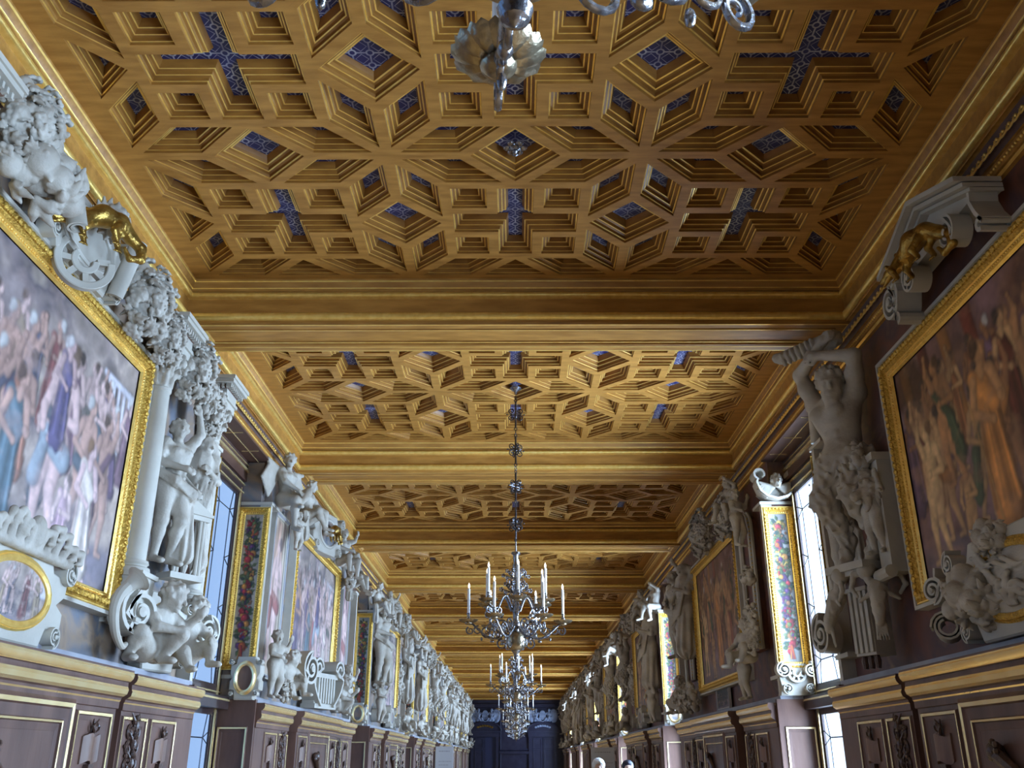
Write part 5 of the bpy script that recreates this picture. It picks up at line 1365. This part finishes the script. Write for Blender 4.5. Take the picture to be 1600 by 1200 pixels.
put('putto_seated', 'putto', -1, a2 + 1.05, .16, 2.40, 'white stucco putto seated beside fruit under the standing nude panel', 'sculpture', 'putti under the second left fresco', rot=.4, scale=1.0)
put('fruit_round', 'fruit_garland', -1, a2 + .85, .2, 2.42, 'stucco fruit heap between two putti on the left', 'garland', scale=.55)
def lyre_mesh():
    mb = MB()
    for sg in (-1, 1):
        pts = spiral(sg * .26, .40, .03, .11, 0 if sg > 0 else PI, sg * 1.5, 26); pts += [(sg * (.36 - .012 * i * i * .5), .36 - .06 * i) for i in range(1, 7)]
        ribbon(mb, pts, -.05, .16, .025)
    mb.box(-.22, .22, -.05, .10, .0, .30); mb.box(-.25, .25, -.05, .13, .30, .35); mb.box(-.25, .25, -.05, .13, -.03, .02)
    for i in range(7): mb.box(-.20 + .06 * i, -.17 + .06 * i, .10, .13, .03, .30)
    return mb.mesh('lyre_scroll', ['stucco_smooth'], 30)
LYRE = lyre_mesh()
put(link('scroll_stand', LYRE), '', -1, c2 - .25, .14, 2.36, 'white scroll-topped stand under the second left fresco', 'sculpture', rot=.3, scale=1.25)
o = link('volute', VOL[1]); place(o, -1, c2 - 1.25, .12, 2.78, -.4); o.scale = (1.3, 1.5, 1.6); tag(o, 'tall white curled strap near the scroll-topped stand', 'sculpture')
put('putto_crouching', 'putto', -1, c2 + 1.35, .16, 2.36, 'white stucco putto crouching beyond the scroll-topped stand', 'sculpture', 'putti under the second left fresco', rot=.4)
put('putto_standing', 'putto', -1, c2 + 2.25, .14, 2.34, 'white stucco putto standing at the far foot of the second left fresco', 'sculpture', 'putti under the second left fresco', rot=.5)
# right
sh = empty('shell_scroll'); facing_camera(sh, 1, a2 - .02, -.135, 4.545); tag(sh, 'white scrolled crest with a cherub head on the first right window pier', 'sculpture')
mb = MB()
ribbon(mb, spiral(-.20, .30, .012, .07, 0, 1.6, 26)[::-1][:0] + [(-.20 + .06 * math.cos(a), .30 + .06 * math.sin(a)) for a in np.linspace(R(-20), R(250), 14)] + [(-.235, .2), (-.20, .10), (-.12, .03), (0, .0), (.12, .03), (.20, .10), (.235, .2)] + [(.20 + .06 * math.cos(a), .30 + .06 * math.sin(a)) for a in np.linspace(R(-70 + 0), R(200), 14)], -.08, .12, .024)
mb.slab([(-.2, .09), (-.12, .02), (0, 0), (.12, .02), (.2, .09), (.16, .2), (-.16, .2)], -.15, .02); mb.build('scroll', 'stucco_smooth', sh)
link('cherub_head', SCULPT['cherub'], sh, (0, .02, .19)).scale = (.78, .9, .9)
sb = empty('scroll_ornament'); facing_camera(sb, 1, a2 - .02, -.135, 2.315); tag(sb, 'pair of white scrolls with fan opening under the first right garland', 'sculpture')
mb = MB(); mb.slab([(-.19, 0), (.19, 0), (.17, .10), (.2, .26), (.12, .34), (-.12, .34), (-.2, .26), (-.17, .10)], -.1, .03); mb.build('plate', 'stucco_smooth', sb, 0)
for sg in (-1, 1):
    v = link('scroll', VOL[sg], sb, (sg * .15, .0, .27)); v.scale = (.62, 1.0, .62); v = link('scroll', VOL[sg], sb, (sg * .12, .0, .07)); v.scale = (.42, .9, -.42)
link('fan', FAN, sb, (0, .03, .24)).scale = (.55, .8, .55)
for q, (Y, lab) in enumerate(((a2 + .98, 'arched niche with beaded rim beside the first right garland'), (b2 - .95, 'arched niche with beaded rim beyond the second right fresco'))):
    nn = niche(.5, 1.7); place(nn, 1, Y, -.02, 2.9); tag(nn, lab, 'niche', 'beaded niches of the second right fresco')
put('putto_standing', 'putto', 1, a2 + .62, .2, 4.12, 'white stucco putto leaning on the niche top beside the garland pier', 'sculpture', rot=2.2, scale=.9)
put('seated_nude_b', 'stucco_figure', 1, a2 + 1.1, .12, 4.66, 'seated stucco nude over the nearer beaded niche', 'sculpture', rot=.5, scale=.8)
put('fruit_small', 'fruit_garland', 1, a2 + .45, .16, 3.72, 'white stucco fruit knot halfway up the first right garland pier', 'garland', rot=.8, scale=.8)
put('fruit_long', 'fruit_garland', 1, a2 + .45, .17, 3.12, 'white stucco fruit bunch low beside the first right garland pier', 'garland', rot=.8, scale=.7)
put('putto_seated', 'putto', 1, a2 + .75, .18, 2.75, 'stucco putto holding fruit under the nearer beaded niche', 'sculpture', 'putti under the second right fresco', rot=.6, scale=1.0)
put('putto_standing', 'putto', 1, a2 + 1.05, .18, 2.33, 'stucco putto standing below the nearer beaded niche', 'sculpture', 'putti under the second right fresco', rot=.4, scale=.9)
put('leaf_bunch', 'leaf_garland', 1, a2 + 1.45, .14, 4.72, 'brownish stucco leaf cluster at the near corner of the second right fresco', 'garland', rot=.4)
put('leaf_bunch', 'leaf_garland', 1, c2 - .25, .14, 4.86, 'brownish stucco leaf cluster over the middle of the second right fresco', 'garland', rot=.4, scale=1.15)
o = link('scroll_roll', ROLL_L); place(o, 1, c2 - .95, .0, 4.92); o.rotation_euler = (R(90), 0, 0); tag(o, 'upright rolled strap above the second right fresco', 'sculpture')
put('draped_woman', 'stucco_figure', 1, b2 - 1.5, .12, 3.3, 'stucco draped figure at the far frame of the second right fresco', 'sculpture', rot=.5, scale=1.2)
put('nude_youth', 'stucco_figure', 1, b2 - .55, .12, 3.3, 'stucco nude youth beyond the farther beaded niche', 'sculpture', rot=.5, scale=1.2)
put('putto_crouching', 'putto', 1, b2 - .95, .16, 2.4, 'stucco putto crouching under the farther beaded niche', 'sculpture', 'putti under the second right fresco', rot=.5, scale=1.1)
put('fruit_round', 'fruit_garland', 1, b2 - 1.4, .15, 2.6, 'stucco fruit heap at the far foot of the second right fresco', 'garland', rot=.5)
cv = crowd_fresco(.8, .34, 40, 22, 88, warm=True, main=False)
slim_panel(1, c2 + .1, 2.36, .8, .30, cv.mesh('painted_field'), 'small framed panel under the second right fresco', .25)

# ================================================================== the farther wall units
TOPS = ['seated_nude_a', 'seated_nude_b', 'winged_nude']; MID = ['nude_youth', 'draped_woman', 'satyr']; LOW = ['putto_standing', 'putto_seated', 'putto_crouching']
KIND = dict(seated_nude_a='seated nude', seated_nude_b='seated nude with lifted arm', winged_nude='winged seated nude', nude_youth='nude youth', draped_woman='draped woman', satyr='satyr', putto_standing='standing putto', putto_seated='seated putto', putto_crouching='crouching putto')
for k in range(3, 8):
    a, b = UNITS[k]; c = UC[k]
    for side in (-1, 1):
        rnd = random.Random(k * 10 + side); where = 'the %s %s fresco' % (ORD[k - 1], SIDE[side])
        fresco(side, c, 2.78, 3.0, 1.74, F2[2 if side < 0 else 3], '%s painted fresco from the camera along the %s wall' % (ORD[k - 1], SIDE[side]), beads=k < 4)
        t0 = TOPS[(k + (side > 0)) % 3]; t1 = TOPS[(k + 1 + (side > 0)) % 3]
        put(t0, 'stucco_figure', side, a + .17, .06, 4.52, 'stucco %s on the pier before %s' % (KIND[t0], where), 'sculpture', 'figures seated on the window piers', rot=.5)
        put(t1, 'stucco_figure', side, c - 1.75, .14, 4.55, 'stucco %s above the near end of %s' % (KIND[t1], where), 'sculpture', 'figures above the far frescoes', rot=.45)
        put(t0, 'stucco_figure', side, c + 1.7, .14, 4.55, 'stucco %s above the far end of %s' % (KIND[t0], where), 'sculpture', 'figures above the far frescoes', rot=.45)
        ca = cartouche(.95, .62, 'gilding' if k % 2 else 'stucco_smooth'); place(ca, side, c, .08, 4.86); tag(ca, 'white shield above the middle of %s' % where, 'cartouche', 'shields above the far frescoes')
        put('leaf_bunch' if k % 2 else 'fruit_round', 'garland', side, c - .85, .15, 4.82, 'stucco garland on the near side of the shield above %s' % where, 'garland', 'garlands above the far frescoes', rot=.3)
        put('fruit_round' if k % 2 else 'leaf_bunch', 'garland', side, c + .85, .15, 4.82, 'stucco garland on the far side of the shield above %s' % where, 'garland', 'garlands above the far frescoes', rot=.3)
        for q, Y in enumerate((a + .85, b - .85)):
            m = MID[(k + q + (side > 0)) % 3]; end = ('near', 'far')[q]
            put(m, 'stucco_figure', side, Y, .14, 3.1, 'tall stucco %s at the %s end of %s' % (KIND[m], end, where), 'sculpture', 'standing figures beside the far frescoes', rot=.45, scale=1.28 if m != 'satyr' else 1.2)
            put('fruit_long', 'garland', side, Y + (.45 if q == 0 else -.45), -.04, 3.5, 'long stucco fruit drop at the %s end of %s' % (end, where), 'garland', 'fruit drops beside the far frescoes', rot=.3, scale=1.2)
            l = LOW[(k + q) % 3]
            put(l, 'putto', side, Y, .17, 2.36, 'stucco %s at the foot of the %s end of %s' % (KIND[l], end, where), 'sculpture', 'putti under the far frescoes', rot=.45, scale=1.05)
            put(link('volute', VOL[1 if q else -1]), '', side, Y + (.5 if q == 0 else -.5), -.07, 2.55, 'white volute at the foot of the %s end of %s' % (end, where), 'sculpture', 'volutes under the far frescoes', scale=1.2)
        ca = cartouche(1.1, .44, 'stucco_smooth'); place(ca, side, c, .06, 2.56); tag(ca, 'white cartouche under the middle of %s' % where, 'cartouche', 'cartouches under the far frescoes')
        ca = cartouche(.34, .42, 'dado_gilding'); facing_camera(ca, side, a - .05, -.135, 2.50); tag(ca, 'small white medallion at the foot of the pier before %s' % where, 'cartouche', 'medallions on the window piers')
# reliefs over the far doors
for cx, lab in ((-2.02, 'bluish stucco relief over the open far door'), (1.72, 'bluish stucco relief over the closed far door')):
    root = empty('stucco_relief', (cx, Y1, 3.95), PI); tag(root, lab, 'sculpture', 'reliefs over the far doors')
    for sg in (-1, 1):
        r_ = link('figure', SCULPT['relief_pair'], root, (sg * .42, .06, .02)); r_.scale = (sg * 1.3, 1.2, 1.45)
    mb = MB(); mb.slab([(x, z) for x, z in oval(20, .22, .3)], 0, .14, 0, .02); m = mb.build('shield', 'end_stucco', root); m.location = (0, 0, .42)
    MB().box(-.95, .95, .0, .03, .0, .88).build('ground', 'end_wood', root, 0)

# ================================================================== chandeliers
def drip_pan():
    mb = MB(); n = 12
    for i in range(n):                                         # twelve cupped petals
        a = 2 * PI * i / n; ca, sa = math.cos(a), math.sin(a); vs = []; K = 6
        for j in range(K + 1):
            t = j / K; r = .028 + .062 * t; z = .0 + .030 * t * t; w = .0085 + .0165 * math.sin(min(1, t * 1.15) * PI * .62) * (1 - .0 * t)
            if j == K: w *= .45
            for q, up in ((-1, .006), (0, -.006), (1, .006)): vs.append((r * ca - q * w * sa, r * sa + q * w * ca, z + up))
        fs = []
        for j in range(K):
            for q in range(2): fs.append((j * 3 + q, j * 3 + q + 1, j * 3 + 4 + q, j * 3 + 3 + q))
        mb.add(vs, fs)
    mb.lathe([(.018, -.025), (.034, -.012), (.036, .0), (.03, .008), (.018, .01)], 16)
    return mb.mesh('drip_pan', ['chandelier_brass'], 60)
def socket_mesh():
    return MB().lathe([(.008, .0), (.013, .01), (.009, .02), (.017, .035), (.02, .05), (.013, .06), (.013, .085), (.018, .09), (.017, .10), (0, .10)], 10).mesh('socket', ['chandelier_metal'], 50)
def candle_mesh(): return MB().lathe([(.0155, .09), (.0145, .40), (.0, .405)], 10).mesh('candle', ['candle_wax'], 50)
def flame_mesh(): return MB().lathe([(.002, .40), (.010, .415), (.0125, .43), (.007, .452), (0, .47)], 8).mesh('flame_bulb', ['flame'], 60)
def arm_mesh(r, drop, rise, arch=0.):
    """scrolled arm from the stem out to radius r; ends at z = rise under the pan"""
    mb = MB(); P = []; n = 28
    for i in range(n + 1):
        t = i / n; x = .05 + (r - .05) * t
        z = arch * math.sin(PI * min(1, t * 1.6)) - drop * math.sin(PI * min(1, max(0, (t - (.25 if arch else 0)) * (1.33 if arch else 1.12)))) * (1 - .3 * t) + rise * t ** 2; P.append((x, 0, z))
    mb.tube(P, [.016 - .005 * i / n for i in range(n + 1)], 7)
    def curl(cx, cz, r0, a0, tr, rad=.008, m=20): mb.tube([(x, 0, z) for x, z in spiral(cx, cz, r0, r0 * .2, a0, tr, m)], [rad * (1 - .45 * i / m) for i in range(m + 1)], 6)
    if not arch:
        curl(.15, .01, .085, R(-90), 1.4, .013); curl(.15, -drop - .035, .06, R(90), -1.35, .009); curl(.29, -.03, .06, R(180), -1.2, .010)
    curl(r * .62, -drop * .35, .062, R(-100), 1.3, .010); curl(r * .80, rise * .35 - .05, .05, R(100), -1.25, .009); curl(r - .02, rise - .075, .045, R(60), -1.3, .010)
    mb.ball((r * .5, 0, -drop - .005), (.024, .016, .016), 8, 5); mb.ball((r * .72, .0, -drop * .6 - .04), (.012, .012, .022), 6, 4)
    return mb.mesh('arm', ['chandelier_metal'], 60)
def spray_mesh():
    mb = MB()
    for sg in (-1, 1):
        for q in range(3):
            a = R(20 + 40 * q); e = (sg * (.05 + .10 * math.cos(a)), 0, .10 * math.sin(a)); mb.tube([(sg * .02, 0, 0), (sg * .07, 0, .02 + .02 * q), e], .005, 5)
            for m in range(5): mb.ball((e[0] + .016 * math.cos(m * 1.26), 0, e[2] + .016 * math.sin(m * 1.26)), (.011, .009, .011), 5, 3)
        mb.tube([(x, 0, z) for x, z in spiral(sg * .07, -.03, .04, .008, R(90), -sg * 1.3, 16)], .005, 5)
    return mb.mesh('flower_spray', ['chandelier_metal'], 60)
def link_mesh():
    mb = MB(); mb.tube([(.011 * math.cos(a), 0, .022 * math.sin(a)) for a in np.linspace(0, 2 * PI, 13)[:-1]], .0045, 5, 0, True); mb2 = mb; return mb.mesh('chain_link', ['dark_iron'], 60)
def rod_mesh(h=.40):
    mb = MB(); mb.tube([(0, 0, -h / 2 + .03), (0, 0, h / 2 - .03)], .010, 6)
    for z in (-h / 2 + .02, h / 2 - .02): mb.tube([(.014 * math.cos(a), 0, z + .02 * math.sin(a)) for a in np.linspace(0, 2 * PI, 13)[:-1]], .005, 5, 0, True)
    for q in range(4):
        a = q * PI / 2; ca, sa = math.cos(a), math.sin(a)
        for s in (1, -1):
            mb.tube([(x * ca, x * sa, z) for x, z in spiral(.04, s * .045, .036, .008, R(-90 * s), s * 1.3, 14)], .0062, 5)
        mb.tube([(.0, 0, 0), (.05 * ca, .05 * sa, 0), (.085 * ca, .085 * sa, 0)], [.006, .006, .003], 5); mb.ball((.09 * ca, .09 * sa, 0), .009, 6, 4)
        mb.ball((.062 * ca, .062 * sa, .02), .008, 5, 3); mb.ball((.062 * ca, .062 * sa, -.02), .008, 5, 3)
    mb.ball((0, 0, 0), .018, 8, 5); return mb.mesh('chain_ornament', ['dark_iron'], 60)
PAN, SOCK, CANDLE, FLAME, SPRAY, LINKM, RODM = drip_pan(), socket_mesh(), candle_mesh(), flame_mesh(), spray_mesh(), link_mesh(), rod_mesh()
ARM1, ARM2 = arm_mesh(.52, .15, .03), arm_mesh(.36, .05, .06, .16)
def chandelier():
    root = empty('chandelier'); D = -ZC - .1                      # z of the floor in local terms
    Z = lambda z: z - (ZC + .1)
    MB().lathe([(.0, .0), (.05, -.01), (.075, -.03), (.05, -.05), (.02, -.07), (.012, -.1), (.0, -.1)], 16).build('ceiling_hook', 'chandelier_metal', root)
    z = Z(5.72); n = 0
    while z > Z(3.95):
        link('chain_link', LINKM, root, (0, 0, z - .025)).rotation_euler = (0, 0, n * PI / 2)
        r = link('chain_ornament', RODM, root, (0, 0, z - .045 - .20)); r.rotation_euler = (0, 0, .35 * n); r.scale = (1.15, 1.15, 1); z -= .445; n += 1
    link('chain_link', LINKM, root, (0, 0, z + .02)); zt = z
    MB().lathe([(.008, Z(3.83) + .12), (.01, Z(3.83)), (.05, Z(3.82)), (.052, Z(3.80)), (.03, Z(3.78)), (.025, Z(3.70)), (.038, Z(3.66)), (.022, Z(3.60)), (.02, Z(3.50)), (.04, Z(3.46)), (.045, Z(3.42)), (.024, Z(3.38)), (.022, Z(3.28)), (.042, Z(3.24)), (.05, Z(3.18)), (.03, Z(3.14)), (.03, Z(3.08)), (.05, Z(3.04)), (.055, Z(2.99)), (.035, Z(2.95)), (.03, Z(2.93))], 16).build('stem', 'chandelier_metal', root, 50)
    b = MB().lathe([(.03, Z(2.95)), (.06, Z(2.94))] + [(.112 * math.sin(a), Z(2.85) + .112 * math.cos(a)) for a in np.linspace(.5, PI - .35, 14)], 24).build('globe', 'chandelier_brass', root, 60)
    MB().lathe([(.04, Z(2.765)), (.05, Z(2.745)), (.028, Z(2.72)), (.02, Z(2.70)), (.028, Z(2.685)), (.022, Z(2.665)), (.008, Z(2.655)), (.0, Z(2.65))], 14).build('finial', 'chandelier_metal', b)
    def arms(n, a0, me, r, zatt, rise):
        for i in range(n):
            a = a0 + 2 * PI * i / n; o = link('arm', me, root, (0, 0, zatt), a)
            for nm, m in (('drip_pan', PAN), ('socket', SOCK), ('candle', CANDLE), ('flame_bulb', FLAME)):
                c = link(nm, m, o, (r, 0, rise + .012)); c.scale = (1.15, 1.15, 1)
                if nm in ('candle', 'flame_bulb'): c.scale = (1, 1, .92)
    arms(6, 0, ARM1, .52, Z(3.0), .03); arms(6, PI / 6, ARM2, .36, Z(3.17), .06)
    for i in range(3):
        for zz, s in ((3.52, 1.0), (3.36, 1.15)): link('flower_spray', SPRAY, root, (0, 0, Z(zz)), i * PI / 3 + .2).scale = (s,) * 3
    return root
ch = chandelier(); CH_Y = [1.055] + [1.02 + 9.285 * i for i in range(1, 7)]
CH_L = ['silvered chandelier directly overhead, only its lower arms showing', 'largest whole silvered chandelier with twelve lit candles', 'second whole silvered chandelier, hanging behind the largest one', 'third silvered chandelier in the row along the gallery', 'fourth silvered chandelier in the row along the gallery', 'fifth silvered chandelier in the row along the gallery', 'farthest silvered chandelier before the end wall']
for i, y in enumerate(CH_Y):
    o = ch if i == 0 else copy_tree(ch); o.location = (0, y, ZC + .1); o.rotation_euler = (0, 0, R(34) if i == 0 else R(4 * i))
    tag(o, CH_L[i], 'chandelier', 'chandeliers along the gallery')
# rosette at the empty hook in the middle of the nearest bay
mb = MB(); mb.lathe([(0, -.10), (.02, -.09), (.03, -.07), (.02, -.05), (.045, -.03), (.05, -.01), (.0, .0)], 12)
for i in range(6): mb.ball((.06 * math.cos(i * PI / 3), .06 * math.sin(i * PI / 3), -.03), (.03, .03, .012), 8, 4)
o = mb.build('ceiling_rosette', 'chandelier_metal'); o.location = (0, BAY0 + .10, ZC + .095); tag(o, 'small dark metal rosette in the middle of the nearest ceiling bay', 'rosette')

# ================================================================== placards and visitors
def placard(x, y, top, w, label):
    root = empty('placard', (x, y, 0)); tag(root, label, 'sign', 'white placards')
    MB().box(-w / 2, w / 2, -.02, .02, .55, top).build('board', 'placard', root, 0)
    mb = MB(); mb.box(-.03, .03, -.015, .015, 0, .6); mb.box(-w * .4, w * .4, -.2, .2, 0, .03); mb.build('stand', 'placard', root, 0)
    rnd = random.Random(int(y)); mb = MB()
    for i, (zz, hh, ww) in enumerate(((.10, .022, .7), (.34, .014, .75), (.42, .014, .62), (.50, .014, .7), (.62, .01, .5), (.70, .01, .66), (.78, .01, .6))):
        x0 = -w / 2 + .08
        while x0 < -w / 2 + .08 + (w - .16) * ww / .75:
            l = rnd.uniform(.02, .06); mb.box(x0, x0 + l, -.0215, -.02, top - zz - hh, top - zz); x0 += l + .012
    mb.build('print', 'placard_ink', root, 0)
placard(-1.78, 24.6, 1.97, .44, 'white printed placard standing by the left wall, far down the gallery')
placard(2.08, 23.8, 1.94, .56, 'white printed placard standing by the right wall, far down the gallery')
def person(x, y, height, hair, shirt, label):
    root = empty('person', (x, y, 0), PI); tag(root, label, 'person')
    C = Clay(.016); J = {k: v for k, v in STAND.items()}; human(C, height / .985, J, curls=0, hands=True); link('body', C.mesh('body', 'skin'), root)
    H = height / .985
    C = Clay(.016)
    for s, a in ((-1, 'L'), (1, 'R')):
        C.rc(V3(*J['sh' + a]) * H, V3(*J['el' + a]) * H, .056 * H, .050 * H, .02); C.rc(V3(0, 0, .74) * H, V3(*J['sh' + a]) * H, .098 * H, .060 * H, .03)
    C.rc((0, 0, .755 * H), (0, 0, .50 * H), .118 * H, .115 * H, .04); link('shirt', C.mesh('shirt', shirt), root)
    C = Clay(.016)
    for s, a in ((-1, 'L'), (1, 'R')): C.rc(V3(*J['hi' + a]) * H, V3(*J['kn' + a]) * H, .084 * H, .062 * H, .02); C.rc(V3(*J['kn' + a]) * H, V3(*J['an' + a]) * H, .062 * H, .05 * H, .02)
    link('trousers', C.mesh('trousers', 'trousers'), root)
    C = Clay(.010); h = V3(*J['head']) * H; C.el(h + V3(0, -.014 * H, .018 * H), (.066 * H, .074 * H, .068 * H), .02, noise=(.006, 70)); C.el(h + V3(0, .07 * H, -.03 * H), (.06 * H, .05 * H, .06 * H), .02, cut=True); link('hair', C.mesh('hair', hair), root)
person(1.44, 17.4, 1.665, 'hair_white', 'shirt_grey', 'visitor with white hair in front of the right placard, only the crown showing')
person(2.05, 18.3, 1.635, 'hair_dark', 'shirt_blue', 'dark-haired visitor by the right wall, only the crown of the head showing')
